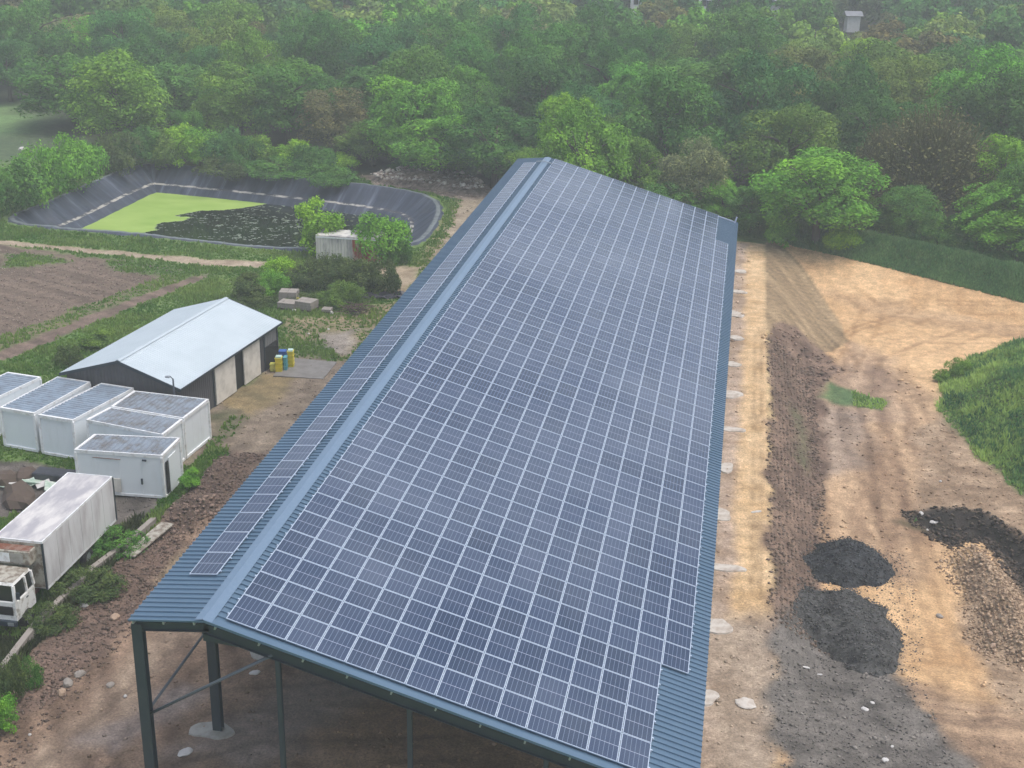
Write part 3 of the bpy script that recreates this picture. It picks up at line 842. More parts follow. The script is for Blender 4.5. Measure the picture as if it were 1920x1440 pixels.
# flat flashing band on the front verge of the long slope
mb = MB()
for k in range(2):
    mb.face([PM(0.3, Y0 + 0.0, 0.056), PM(EM, Y0 + 0.0, 0.056), PM(EM, Y0 + 0.22, 0.058), PM(0.3, Y0 + 0.22, 0.058)]) if k == 0 else None
mb.build('verge_flashing', MT['roof_blue'], barn)

# frames
XL, XR = -2.62, 17.1
def column(x, y, top, w=0.26, d=0.40, name='column'):
    z0 = min(zt(x, y), 0.1) - 0.05
    mb = MB()
    mb.box(x - w / 2, x + w / 2, y - d / 2, y - d / 2 + 0.022, z0, top)
    mb.box(x - w / 2, x + w / 2, y + d / 2 - 0.022, y + d / 2, z0, top)
    mb.box(x - 0.012, x + 0.012, y - d / 2 + 0.022, y + d / 2 - 0.022, z0, top)
    mb.box(x - w / 2 - 0.06, x + w / 2 + 0.06, y - d / 2 - 0.06, y + d / 2 + 0.06, z0, z0 + 0.09)
    return mb.build(name, MT['steel_dark'], barn)
def beam(a, b, h, w, name, mat='steel_dark'):
    """I-beam from a to b"""
    mb = MB()
    A, B = Vector(a), Vector(b)
    d = (B - A).normalized(); sx = d.cross(Vector((0, 0, 1))).normalized(); up = sx.cross(d).normalized()
    for s in (-1, 1):
        mb.bar(A + up * (s * (h / 2 - 0.011)), B + up * (s * (h / 2 - 0.011)), w, 0.022)
    mb.bar(A, B, 0.014, h - 0.046)
    return mb.build(name, MT[mat], barn)
NB = 13
BY = [(-0.12 + k * (81.9) / NB) for k in range(NB + 1)]
for k, yb in enumerate(BY):
    column(XL, yb, H0 - abs(XL) * math.tan(AL) - 0.28, 0.40, 0.30)
    column(XR, yb, H0 - XR * math.tan(AM) - 0.32, 0.26, 0.30)
    beam(PM(0.0, yb, -0.46), PM(EM - 0.35, yb, -0.46), 0.44, 0.2, 'rafter')
    beam(PL(0.0, yb, -0.40), PL(EL - 0.02, yb, -0.40), 0.36, 0.2, 'rafter')
    mb = MB()   # haunch plate at the ridge and end plate
    mb.face([PM(0.02, yb + 0.02, -0.66), PM(1.7, yb + 0.02, -0.68), PM(0.1, yb + 0.02, -1.0)])
    mb.face([PM(0.02, yb - 0.02, -0.66), PM(0.1, yb - 0.02, -1.0), PM(1.7, yb - 0.02, -0.68)])
    mb.build('haunch_plate', MT['steel_dark'], barn)
def gz(x):  # underside of the gable rafter
    return H0 - x * math.tan(AM) - 0.70
for x in (2.55, 7.31, 12.2):
    column(x, BY[0], gz(x), 0.17, 0.17, 'gable_post')
    if x > 3: column(x, BY[-1], gz(x), 0.17, 0.17, 'gable_post')
mb = MB(); mb.tube([(XL + 0.15, BY[0], 5.15), (2.35, BY[0], 8.22)], 0.06, 8)
mb.build('brace', MT['steel_tube'], barn, smooth=True)
mb = MB(); mb.tube([(XL + 0.03, BY[0] + 0.15, 5.2), (XL + 0.03, BY[-1], 5.2)], 0.055, 8)
mb.build('side_rail', MT['steel_tube'], barn, smooth=True)
for x0_, y0_, x1_, y1_ in ((XL, BY[5], XL, BY[6]), (XL, BY[10], XL, BY[11]), (XR, BY[3], XR, BY[4]), (XR, BY[9], XR, BY[10])):
    top = H0 - 0.9 if x0_ < 0 else H0 - XR * math.tan(AM) - 0.6
    mb = MB(); mb.tube([(x0_, y0_ + 0.2, 0.4), (x1_, y1_ - 0.2, top)], 0.04, 6); mb.build('brace', MT['steel_tube'], barn)
for u in (0.45, 2.1, 3.75, 5.4, 7.05, 8.7, 10.35, 12.0, 13.65, 15.3, 16.9, 18.05):
    mb = MB()
    mb.bar(PM(u, Y0 + 0.06, -0.12), PM(u, Y1 - 0.06, -0.12), 0.06, 0.2, up=(math.sin(AM), 0, math.cos(AM)))
    mb.build('purlin', MT['galv'], barn)
for u in (0.4, 1.55, 2.7):
    mb = MB()
    mb.bar(PL(u, Y0 + 0.06, -0.11), PL(u, Y1 - 0.06, -0.11), 0.06, 0.18, up=(-math.sin(AL), 0, math.cos(AL)))
    mb.build('purlin', MT['galv'], barn)
mb = MB()
mb.bar(PM(EM - 0.02, Y0, -0.10), PM(EM - 0.02, Y1, -0.10), 0.05, 0.16); mb.build('eave_trim', MT['roof_blue'], barn)

# solar panels
PW, PLn, PT = PU - 0.026, PVV - 0.030, 0.035
def panel_mb(mb, T):
    """T maps (a across the slope, b along the ridge, h) to a point"""
    fr = 0.028
    q = lambda a, b, h: T(a, b, h)
    o = [(0, 0), (PW, 0), (PW, PLn), (0, PLn)]
    i = [(fr, fr), (PW - fr, fr), (PW - fr, PLn - fr), (fr, PLn - fr)]
    n = len(mb.v)
    for h in (0, PT):
        for a, b in o: mb.v.append(q(a, b, h))
    for h in (PT, PT - 0.004):
        for a, b in i: mb.v.append(q(a, b, h))
    fs = [(3, 2, 1, 0)]
    for k in range(4):
        k2 = (k + 1) % 4
        fs.append((k, k2, 4 + k2, 4 + k))
        fs.append((4 + k, 4 + k2, 8 + k2, 8 + k))
    for f in fs:
        mb.f.append(tuple(n + t for t in f)); mb.mi.append(0); mb.uv.append([(0, 0)] * 4)
    mb.f.append((n + 12, n + 13, n + 14, n + 15)); mb.mi.append(1)
    mb.uv.append([(0, 0), (1, 0), (1, 1), (0, 1)])
def slopeT(side, u, y):
    if side > 0: return lambda a, b, h: PM(u + a, y + b, 0.10 + h)
    return lambda a, b, h: PL(u + PW - a, y + b, 0.10 + h)
slots = []
for j in range(47):
    for i in range(15):
        if i == 14 and not 4 <= j < 42: continue
        slots.append((1, U0 + i * PU + 0.013, j * PVV + 0.015))
for j in range(44):
    slots.append((-1, 0.72, 2.72 + j * PVV + 0.015))
def size_px(s):
    P0 = (PM if s[0] > 0 else PL)(s[1], s[2]); x_, y_, dpt = project(P0)
    if not (-40 < x_ < 1960 and -40 < y_ < 1500): return 0
    return 1.0 / dpt
slots.sort(key=lambda s: -size_px(s))
pm = {}
for side in (1, -1):
    mb = MB()
    c0 = slopeT(side, 0, 0)
    org = Vector(c0(0, 0, 0))
    mb2 = MB()
    panel_mb(mb2, lambda a, b, h: tuple(Vector(c0(a, b, h)) - org))
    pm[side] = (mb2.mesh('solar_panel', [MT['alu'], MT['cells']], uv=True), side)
rest = MB()
for k, (side, u, y) in enumerate(slots):
    T = slopeT(side, u, y)
    if k < 300:
        o = link('solar_panel', pm[side][0], barn, Vector(T(0, 0, 0)))
    else:
        panel_mb(rest, T)
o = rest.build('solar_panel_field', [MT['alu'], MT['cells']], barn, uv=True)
o['kind'] = 'stuff'
# mounting rails and end clamps that stick out past the panels
mb = MB()
for j in range(47):
    for b in (0.35, 1.38):
        y = j * PVV + b
        last = 15 if 4 <= j < 42 else 14
        e = U0 + last * PU
        mb.bar(PM(U0 - 0.05, y, 0.085), PM(U0 + 0.02, y, 0.085), 0.06, 0.09, up=(0.3, 0, 1))
        mb.bar(PM(e - 0.02, y, 0.085), PM(e + 0.06, y, 0.085), 0.06, 0.09, up=(0.3, 0, 1))
        mb.bar(PM(U0, y, 0.075), PM(e, y, 0.075), 0.04, 0.045, up=(0.3, 0, 1))
for j in range(44):
    for b in (0.35, 1.38):
        y = 2.72 + j * PVV + b
        mb.bar(PL(0.67, y, 0.08), PL(0.72 + PW + 0.03, y, 0.08), 0.05, 0.05, up=(-0.1, 0, 1))
o = mb.build('mounting_rails', MT['alu'], barn); o['kind'] = 'stuff'
mb = MB()
mb.bar(PL(0.70, 79.9, 0.20), (0, 79.9, H0 + 0.21), 0.10, 0.06); mb.bar((0, 79.9, H0 + 0.21), PM(0.72, 79.9, 0.20), 0.10, 0.06)
mb.build('cable_tray', MT['galv'], barn)
mb = MB()
mb.bar(PM(16.3, 82.0, 0.13), PM(18.0, 82.0, 0.13), 0.12, 0.08); mb.bar(PM(17.95, 82.0, 0.05), PM(17.95, 82.0, 0.62), 0.14, 0.14, up=(1, 0, 0))
mb.build('cable_tray', MT['alu'], barn)

# concrete pads under the columns
def pad_mesh(seed, rx, ry, h=0.08, n=22):
    r = random.Random(seed); mb = MB(); top = []
    ph = [r.uniform(0, 6.28) for _ in range(3)]
    for k in range(n):
        a = 2 * math.pi * k / n
        q = 1 + 0.13 * math.sin(2 * a + ph[0]) + 0.08 * math.sin(3 * a + ph[1]) + 0.05 * math.sin(5 * a + ph[2]) + r.uniform(-.03, .03)
        top.append((rx * q * math.cos(a), ry * q * math.sin(a)))
    mb.face([(a, b, h) for a, b in top])
    for k in range(n):
        a, b = top[k], top[(k + 1) % n]
        mb.face([(a[0] * 1.06, a[1] * 1.06, -0.15), (b[0] * 1.06, b[1] * 1.06, -0.15), (b[0], b[1], h), (a[0], a[1], h)])
    return mb
padn = 0
ordn = ['nearest', 'second', 'third', 'fourth', 'fifth', 'sixth', 'seventh', 'eighth', 'ninth', 'tenth', 'eleventh', 'twelfth', 'thirteenth', 'farthest']
for k, yb in enumerate(BY):
    px_off = 0.75 + 0.25 * math.sin(k * 2.1)
    o = pad_mesh(k, 0.75 + 0.25 * math.sin(k * 1.7 + 1), 0.6 + 0.2 * math.cos(k * 2.3), 0.08).build('footing_pad', MT['concrete_w'])
    o.location = (XR + px_off, yb + 0.2 * math.sin(k), zt(XR + px_off, yb) + 0.0)
    tag(o, 'pale concrete footing by the right eave, %s from the camera' % ordn[k], 'footing', 'concrete footings along the right eave')
for k, yb in enumerate(BY[:3]):
    o = pad_mesh(50 + k, 0.85, 0.62, 0.05).build('footing_pad', MT['concrete'])
    o.location = (XL - (0.25 if k == 1 else 0), yb - 0.1, zt(XL, yb) + 0.03)
    tag(o, 'grey concrete footing round the %s left barn column' % ordn[k], 'footing', 'concrete footings under the left columns')

# ------------------------------------------------------------------ shed
shed = empty('storage_shed')
tag(shed, 'long dark grey shed with pale blue metal roof and cream sliding doors', 'shed')
SO, SX, SY = Vector((-16.75, 36.3, 0)), Vector((-8.55, 1.15, 0)).normalized(), Vector((1.85, 14.1, 0)).normalized()
SW, SL, SE, SA = 8.7, 14.3, 3.0, 4.35
SX = Vector((-SY.y, SY.x, 0))
def S(a, b, z): # a from right wall to the left, b away from the camera
    p = SO + SX * a + SY * b
    return (p.x, p.y, z)
def sroof(a):
    return SE + (SA - SE) * (1 - abs(a - SW / 2) / (SW / 2))
ws = MB()
in_ = 0.25
def wallbox(name, a0, a1, b0, b1, z0, z1, mat, z1b=None):
    mb = MB()
    z1b = z1 if z1b is None else z1b
    mb.hexa([S(a0, b0, z0), S(a0, b1, z0), S(a1, b1, z0), S(a1, b0, z0), S(a0, b0, z1), S(a0, b1, z1), S(a1, b1, z1b), S(a1, b0, z1b)])
    return mb.build(name, MT[mat], shed)
def ribwall(name, pts, mat='shed_dark', pitch=0.25, zf=None, nrm_=None):
    """vertical ribbed cladding from pts[0] to pts[1] in (a,b); zf gives the top"""
    (a0, b0), (a1, b1) = pts
    L = math.hypot(a1 - a0, b1 - b0); mb = MB()
    n_ = max(1, int(L / pitch)); nx_, ny_ = nrm_
    prev = None
    for k in range(n_ * 2 + 1):
        t = k / (n_ * 2); a, b = a0 + (a1 - a0) * t, b0 + (b1 - b0) * t
        off = 0.03 * (k % 2)
        a2, b2 = a + nx_ * off, b + ny_ * off
        cur = (S(a2, b2, -0.1), S(a2, b2, zf(a) - 0.06))
        if prev: mb.face([prev[0], cur[0], cur[1], prev[1]])
        prev = cur
    return mb.build(name, MT[mat], shed)
ribwall('wall', [(0.28, 0.2), (SW - 0.25, 0.2)], zf=sroof, nrm_=(0, -1))
ribwall('wall', [(SW - 0.25, SL - 0.25), (0.28, SL - 0.25)], zf=sroof, nrm_=(0, 1))
ribwall('wall', [(SW - 0.25, 0.2), (SW - 0.25, SL - 0.25)], zf=sroof, nrm_=(1, 0))
ribwall('wall', [(0.25, 4.6), (0.25, 0.2)], zf=sroof, nrm_=(-1, 0))
ribwall('wall', [(0.25, 12.0), (0.25, 11.2)], zf=sroof, nrm_=(-1, 0))
ribwall('wall', [(0.25, SL - 0.25), (0.25, 12.0)], zf=lambda a: 3.0, mat='shed_grey', nrm_=(-1, 0))
wallbox('recess_shade', 0.14, 0.24, 12.0, SL - 0.3, -0.05, 1.7, 'black')  # black slab on the wall, painted shade of the recessed bay
wallbox('opening_shade', 0.34, 0.40, 4.6, 11.2, -0.05, 2.95, 'black')  # black slab behind the doors stands in for the shade inside
wallbox('sliding_door', 0.12, 0.20, 4.75, 7.5, 0.05, 2.86, 'shed_door')
wallbox('sliding_door', 0.12, 0.20, 8.75, 11.15, 0.05, 2.86, 'shed_door')
wallbox('door_rail', 0.08, 0.24, 4.5, 11.3, 2.88, 2.97, 'shed_trim')
for b in (4.6, 7.55, 11.25, 12.0, SL - 0.25):
    wallbox('door_post', 0.16, 0.34, b - 0.06, b + 0.06, -0.05, 2.9, 'shed_trim')
def sroofsheet(a0, a1):
    mb = MB(); prev = None
    n_ = int(SL / 0.24)
    zz = lambda a: SE + (SA - SE) * (1 - abs(a - SW / 2) / (SW / 2))
    for k in range(n_ * 4 + 1):
        b = -0.05 + (SL + 0.1) * k / (n_ * 4)
        h = [0, 0, 0.022, 0.022][k % 4]
        cur = (S(a0, b, zz(a0) + h), S(a1, b, zz(a1) + h))
        if prev: mb.face([prev[0], cur[0], cur[1], prev[1]])
        prev = cur
    mb.face([S(a0, -0.05, zz(a0) - .05), S(a0, SL + .05, zz(a0) - .05), S(a1, SL + .05, zz(a1) - .05), S(a1, -0.05, zz(a1) - .05)])
    return mb.build('roof_sheet', MT['zinc_roof'], shed)
sroofsheet(-0.1, SW / 2); sroofsheet(SW / 2, SW + 0.1)
mb = MB()
mb.face([S(SW / 2 - 0.2, -0.06, SA + 0.005), S(SW / 2, -0.06, SA + 0.06), S(SW / 2, SL + 0.06, SA + 0.06), S(SW / 2 - 0.2, SL + 0.06, SA + 0.005)])
mb.face([S(SW / 2, -0.06, SA + 0.06), S(SW / 2 + 0.2, -0.06, SA + 0.005), S(SW / 2 + 0.2, SL + 0.06, SA + 0.005), S(SW / 2, SL + 0.06, SA + 0.06)])
mb.build('ridge_cap', MT['zinc_roof'], shed)
for bb in (-0.08, SL + 0.08):
    for a0, a1 in ((-0.12, SW / 2), (SW / 2, SW + 0.12)):
        mb = MB(); za, zb = [SE + (SA - SE) * (1 - abs(a - SW / 2) / (SW / 2)) for a in (a0, a1)]
        mb.bar(S(a0, bb, za - 0.09), S(a1, bb, zb - 0.09), 0.05, 0.2); mb.build('gable_trim', MT['shed_trim'], shed)
for a in (-0.1, SW + 0.1):
    mb = MB(); mb.bar(S(a, -0.05, SE - 0.1), S(a, SL + 0.05, SE - 0.1), 0.07, 0.12); mb.build('gutter', MT['shed_trim'], shed)

# pole lamp at the near corner of the shed
lamp = empty('pole_lamp', (-17.0, 36.0, 0))
tag(lamp, 'slim grey pole with a small lamp head, at the near right corner of the shed', 'lamp')
mb = MB(); mb.tube([(0, 0, -0.1), (0, 0, 3.75)], 0.055, 8); mb.build('pole', MT['steel_tube'], lamp)
mb = MB(); mb.tube([(0, 0, 3.72), (-0.12, -0.1, 3.92), (-0.28, -0.15, 3.93)], 0.035, 6); mb.build('arm', MT['steel_tube'], lamp)
mb = MB(); mb.box(-0.42, -0.14, -0.24, -0.06, 3.86, 3.96); mb.build('lamp_head', MT['galv'], lamp)

# ------------------------------------------------------------------ site cabins
def cabin(corners, h, label, old=False, z0=0.0, door=False, along='long'):
    """corners: near-left, near-right, far-right, far-left on the roof"""
    c = empty('site_cabin'); tag(c, label, 'container', 'white site cabins by the shed')
    P = [Vector((x, y, 0)) for x, y in corners]
    z0 += 0.05
    body = MB(); n_ = 4
    names = []
    ctr = sum(P, Vector()) / 4
    ins = lambda p, d: p + (ctr - p).normalized() * d
    for k in range(n_):
        a, b = ins(P[k], 0.09), ins(P[(k + 1) % 4], 0.09)
        d = (b - a).normalized(); nn = Vector((d.y, -d.x, 0))
        L = (b - a).length; m_ = max(1, round(L / 1.15)); 
        for q in range(m_):
            p0, p1 = a + d * (L * q / m_ + 0.004), a + d * (L * (q + 1) / m_ - 0.004)
            w = MB()
            w.hexa([(p.x, p.y, z) for z in (z0 + 0.14, z0 + h - 0.2) for p in (p0, p1, p1 - nn * 0.06, p0 - nn * 0.06)])
            w.build('wall_panel', MT['white_cab'], c)
        inn = MB(); i0, i1 = a - nn * 0.03, b - nn * 0.03
        inn.hexa([(p.x, p.y, z) for z in (z0 + 0.14, z0 + h - 0.2) for p in (i0, i1, i1 - nn * 0.02, i0 - nn * 0.02)])
        inn.build('wall_core', MT['white_rim'], c)
        for zz, hh, nm in ((z0, 0.15, 'floor_beam'), (z0 + h - 0.21, 0.21, 'roof_beam')):
            f = MB(); pa, pb = P[k], P[(k + 1) % 4]
            f.hexa([(p.x, p.y, z) for z in (zz, zz + hh) for p in (pa, pb, ins(pb, 0.17), ins(pa, 0.17))])
            f.build(nm, MT['white_rim'], c)
        f = MB(); p = ins(P[k], 0.075)
        f.box(p.x - 0.075, p.x + 0.075, p.y - 0.075, p.y + 0.075, z0 + 0.1, z0 + h - 0.15)
        f.build('corner_post', MT['white_rim'], c)
    # corrugated roof sheet in the frame
    Q = [ins(p, 0.15) for p in P]
    eu, ev = (Q[1] - Q[0]), (Q[3] - Q[0])
    if eu.length > ev.length: Q = [Q[1], Q[2], Q[3], Q[0]]      # ribs run across the short way
    L = ((Q[3] - Q[0]).length); n_ = int(L / 0.30); r = MB(); prev = None
    for k in range(n_ * 4 + 1):
        t = k / (n_ * 4); hh = [0, 0, 0.05, 0.05][k % 4]
        a, b = Q[0].lerp(Q[3], t), Q[1].lerp(Q[2], t)
        cur = ((a.x, a.y, z0 + h - 0.07 + hh), (b.x, b.y, z0 + h - 0.07 + hh))
        if prev: r.face([prev[0], prev[1], cur[1], cur[0]])
        prev = cur
    r.build('roof_sheet', MT['cab_roof_old' if old else 'cab_roof'], c)
    return c, P, z0
cA = cabin([(-30.6, 31.6), (-28.1, 31.3), (-26.75, 37.25), (-29.3, 37.65)], 2.6, 'white cabin at the left edge, farthest left of the row beside the dark shed')
cB = cabin([(-26.6, 31.75), (-24.1, 31.3), (-23.2, 37.05), (-25.7, 37.5)], 2.62, 'white cabin with a clean grey ribbed roof, second from the left in the row')
cC = cabin([(-23.75, 31.15), (-21.3, 30.75), (-20.0, 36.6), (-22.4, 37.0)], 2.62, 'white cabin with a clean grey ribbed roof, nearest the crosswise cabins of the row')
cD = cabin([(-19.95, 33.15), (-14.8, 32.25), (-14.5, 35.55), (-19.7, 35.95)], 2.7, 'white crosswise cabin with stained roof, touching the shed end', old=True)
cE = cabin([(-20.45, 30.85), (-15.0, 29.6), (-14.8, 32.1), (-19.95, 33.0)], 2.7, 'white crosswise cabin wedged between the two other stained-roof cabins', old=True)
cF = cabin([(-19.05, 26.5), (-13.78, 26.72), (-13.8, 29.35), (-18.95, 28.85)], 2.72, 'white crosswise cabin with open end door, nearest the old truck', old=True)
c, P, z0 = cF
mb = MB(); mb.box(-13.80, -13.74, 27.05, 27.35, z0 + 0.2, z0 + 2.15); mb.build('door_gap_shade', MT['black'], c)  # black strip painted for the shade in the open door gap
mb = MB(); mb.box(-13.79, -13.72, 27.38, 28.4, z0 + 0.15, z0 + 2.3); mb.build('door', MT['white_cab'], c)
mb = MB(); mb.box(-15.15, -15.05, 26.56, 26.62, z0 + 0.85, z0 + 1.2); mb.build('socket_box', MT['steel_dark'], c)
mb = MB(); mb.box(-18.0, -16.3, 26.56, 26.60, z0 + 2.28, z0 + 2.31); mb.build('scratch', MT['rust'], c)
mb = MB(); mb.box(-15.0, -14.75, 26.60, 26.66, z0 + 2.3, z0 + 2.4); mb.build('vent', MT['steel_dark'], c)
mb = MB(); mb.box(-17.25, -16.4, 26.52, 26.58, z0 + 0.25, z0 + 1.1); mb.build('patch_panel', MT['shed_door'], c)

# ------------------------------------------------------------------ abandoned box truck
tk = empty('box_truck'); tag(tk, 'derelict white refrigerated box truck with stained roof and broken cab', 'truck')
TX0, TX1, TY0, TY1 = -16.98, -14.45, 14.2, 21.85
def tb(name, x0, x1, y0, y1, z0, z1, mat, bevel=0, parent=None):
    mb = MB(); mb.box(x0, x1, y0, y1, z0, z1); return mb.build(name, MT[mat], parent or tk, bevel=bevel)
tb('cargo_box', TX0, TX1, TY0, TY1, 1.02, 3.56, 'truck_side', 0.03)
tb('roof', TX0 + 0.05, TX1 - 0.05, TY0 + 0.06, TY1 - 0.06, 3.562, 3.60, 'truck_roof')
for x in (TX0 - 0.01, TX1 - 0.05):
    tb('roof_rail', x, x + 0.06, TY0, TY1, 3.50, 3.62, 'white_rim')
    tb('side_skirt', x, x + 0.06, TY0, TY1, 0.98, 1.12, 'white_rim')
for y in (TY0 - 0.01, TY1 - 0.05):
    tb('end_rail', TX0 + 0.06, TX1 - 0.06, y, y + 0.06, 3.50, 3.62, 'white_rim')
tb('corner_post', TX1 - 0.06, TX1 + 0.015, TY0 - 0.03, TY0 + 0.07, 1.0, 3.5, 'steel_dark')
tb('rear_frame', TX1 - 0.10, TX1 + 0.02, TY1 - 0.04, TY1 + 0.09, 1.0, 3.55, 'steel_dark')
tb('front_wall', TX0 + 0.02, TX1 - 0.08, TY0 - 0.03, TY0 - 0.005, 1.1, 3.5, 'truck_cream')
for q in range(6):
    y = TY0 + 0.15 + q * 1.24
    tb('side_panel', TX1 + 0.002, TX1 + 0.014, y, y + 1.2, 1.14, 3.48, 'truck_side')
tb('chassis_rail', TX1 - 0.8, TX1 - 0.65, 11.9, TY1, 0.68, 0.98, 'rust'); tb('chassis_rail', TX0 + 0.65, TX0 + 0.8, 11.9, TY1, 0.68, 0.98, 'rust')
# refrigeration unit
tb('cooling_unit', TX0 + 0.25, TX1 - 0.35, TY0 - 0.68, TY0 - 0.03, 2.62, 3.36, 'truck_cream', 0.04)
tb('cooling_unit_top', TX0 + 0.30, TX1 - 0.40, TY0 - 0.62, TY0 - 0.08, 3.362, 3.385, 'rust')
tb('grille', TX0 + 0.5, TX0 + 1.15, TY0 - 0.70, TY0 - 0.683, 2.75, 3.22, 'white_rim')
tb('grille', TX0 + 1.2, TX0 + 1.85, TY0 - 0.70, TY0 - 0.683, 2.75, 3.22, 'concrete')
# cab: tapering shell with openings
CX0, CX1, CY0, CY1, CZ0, CZ1 = -16.75, -14.62, 11.55, 13.35, 0.75, 2.62
mb = MB()
zs_ = 1.72
def ring(z, e): return [(CX0 + e, CY0 + e * 1.6, z), (CX1 - e, CY0 + e * 1.6, z), (CX1 - e, CY1, z), (CX0 + e, CY1, z)]
for (za, ea), (zb, eb) in (((CZ0, 0.0), (zs_, 0.0)), ((zs_, 0.0), (zs_ + .05, 0.02)), ((CZ1 - 0.12, 0.12), (CZ1, 0.18))):
    A_, B_ = ring(za, ea), ring(zb, eb)
    for k in range(4):
        mb.face([A_[k], A_[(k + 1) % 4], B_[(k + 1) % 4], B_[k]])
mb.build('cab_body', MT['truck_white'], tk)
mb = MB(); R_ = ring(CZ1, 0.18); mb.face([(x, y, z - 0.06) for x, y, z in R_]); mb.face([(x * 1, y, z + 0.002) for x, y, z in ring(CZ1, 0.19)])
mb.build('cab_roof', MT['truck_cream'], tk)
A_, B_ = ring(zs_ + 0.05, 0.02), ring(CZ1 - 0.12, 0.12)
for k, (a, b) in enumerate(zip(A_, B_)):
    mb = MB(); mb.bar(a, b, 0.12, 0.12, up=(0, 1, 0)); mb.build('pillar', MT['truck_white'], tk)
mb = MB(); mb.bar(((CX1 - .02), 12.7, zs_), (CX1 - .10, 12.72, CZ1 - .12), 0.1, 0.1, up=(0, 1, 0)); mb.build('pillar', MT['truck_white'], tk)
for (k0, k1), nm in (((0, 1), 'windscreen'), ((1, 2), 'side_window'), ((3, 0), 'side_window')):
    mb = MB(); s_ = Vector((A_[k0][0] + A_[k1][0], A_[k0][1] + A_[k1][1], 0)) / 2
    f_ = [Vector(A_[k0]), Vector(A_[k1]), Vector(B_[k1]), Vector(B_[k0])]
    cc = Vector((-15.68, 12.5, 2.1))
    mb.face([tuple(p.lerp(cc, 0.035)) for p in f_]); mb.build(nm, MT['glass_dark'], tk)
tb('cab_interior', CX0 + 0.15, CX1 - 0.15, CY0 + 0.2, CY1 - 0.1, 0.9, 1.6, 'black')
tb('door', CX1 + 0.0, CX1 + 0.03, 11.75, 12.72, 0.85, 1.72, 'truck_white', 0.01)
tb('door_handle', CX1 + 0.03, CX1 + 0.06, 12.5, 12.66, 1.5, 1.55, 'steel_dark')
tb('grille_panel', CX0 + 0.15, CX1 - 0.15, CY0 - 0.03, CY0 - 0.003, 1.05, 1.5, 'black')
tb('bumper', CX0, CX1, CY0 - 0.14, CY0 + 0.05, 0.5, 0.78, 'steel_dark', 0.02)
for x in (CX0 + 0.12, CX1 - 0.42):
    tb('headlight', x, x + 0.3, CY0 - 0.165, CY0 - 0.14, 0.56, 0.72, 'galv')
for x in (CX0 - 0.25, CX1 + 0.05):
    tb('mirror', x, x + 0.18, CY0 + 0.05, CY0 + 0.1, 1.9, 2.25, 'steel_dark')
def wheel(x, y, r=0.47, w=0.28):
    t = MB(); seg = 20
    for k in range(seg):
        a0, a1 = 2 * math.pi * k / seg, 2 * math.pi * (k + 1) / seg
        p = lambda rr, a, xx: (xx, y + rr * math.cos(a), 0.47 + rr * math.sin(a))
        t.face([p(r, a0, x), p(r, a1, x), p(r, a1, x + w), p(r, a0, x + w)])
        for xx in (x, x + w): t.face([p(r, a0, xx), p(r, a1, xx), p(r * 0.6, a1, xx), p(r * 0.6, a0, xx)])
    ty = t.build('wheel', MT['rubber'], tk)
    m2 = MB(); m2.face([p(r * 0.6, 2 * math.pi * k / seg, x + w - 0.04) for k in range(seg)]); m2.face([p(r * 0.6, 2 * math.pi * k / seg, x + 0.04) for k in range(seg)])
    m2.build('rim', MT['galv'], ty)
for y in (12.4, 18.6):
    wheel(TX1 - 0.32, y); wheel(TX0 + 0.04, y)

# ------------------------------------------------------------------ kerb wall, board, slab
wall_pts = [(-13.2, -2.5), (-13.35, 3), (-13.47, 7.7), (-13.9, 12.2), (-13.7, 17.6), (-13.25, 20.3), (-12.98, 23.3)]
mb = MB()
for a, b in zip(wall_pts[:-1], wall_pts[1:]):
    d = (Vector(b) - Vector(a)).normalized(); nn = Vector((d.y, -d.x)) * 0.15
    q = [Vector(a) + nn, Vector(b) + nn, Vector(b) - nn, Vector(a) - nn]
    mb.hexa([(p.x, p.y, z) for z in (-0.3, 0.62) for p in (q[3], q[0], q[1], q[2])])
o = mb.build('kerb_wall', MT['concrete'])
o.data.materials[0] = MT['stone']
tag(o, 'low concrete kerb wall between the scrub by the truck and the soil slope', 'wall')
mb = MB(); mb.bar((-12.7, 19.4, 0.32), (-12.05, 23.0, 0.5), 0.75, 0.07)
tag(mb.build('wooden_board', MT['truck_cream']), 'long pale board lying beyond the top end of the concrete kerb wall', 'board')
mb = MB(); sl = [G(540, 672), G(632, 680), G(606, 712), G(512, 706)]
mb.hexa([(x, y, z) for z in (-0.1, 0.07) for x, y in sl[::-1]])
tag(mb.build('concrete_slab', MT['slab']), 'grey concrete slab in the yard beside the yellow crates', 'slab')

# ------------------------------------------------------------------ crates beside the shed
def crate(x, y, z, w, d, h, mat, label, rz=0.1, lid=None, n=3):
    c = empty('plastic_crate', (x, y, z), rz); tag(c, label, 'crate', 'plastic containers stacked by the shed')
    for k in range(n):
        hh = h / n
        b = MB(); b.box(-w / 2, w / 2, -d / 2, d / 2, k * hh, (k + 1) * hh - 0.05); b.build('crate_body', MT[mat], c, bevel=0.02)
        r = MB(); r.box(-w / 2 - 0.025, w / 2 + 0.025, -d / 2 - 0.025, d / 2 + 0.025, (k + 1) * hh - 0.05, (k + 1) * hh - 0.002); r.build('crate_rim', MT[mat], c)
    if lid:
        l = MB(); l.box(-w / 2 + .03, w / 2 - .03, -d / 2 + .03, d / 2 - .03, h, h + 0.10); l.build('lid', MT[lid], c)
    return c
crate(-14.35, 48.2, 0, 0.46, 0.5, 1.1, 'yellow', 'tall bright yellow crate stack nearest the camera beside the shed', 0.15, 'aqua_white')
crate(-14.85, 48.3, 0, 0.36, 0.45, 0.55, 'yellow_pale', 'low faded yellow crate against the shed, left of the tall yellow stack', 0.15, None, 2)
crate(-13.98, 48.6, 0, 0.22, 0.55, 1.05, 'teal', 'narrow teal container squeezed between the two tall yellow stacks', 0.15)
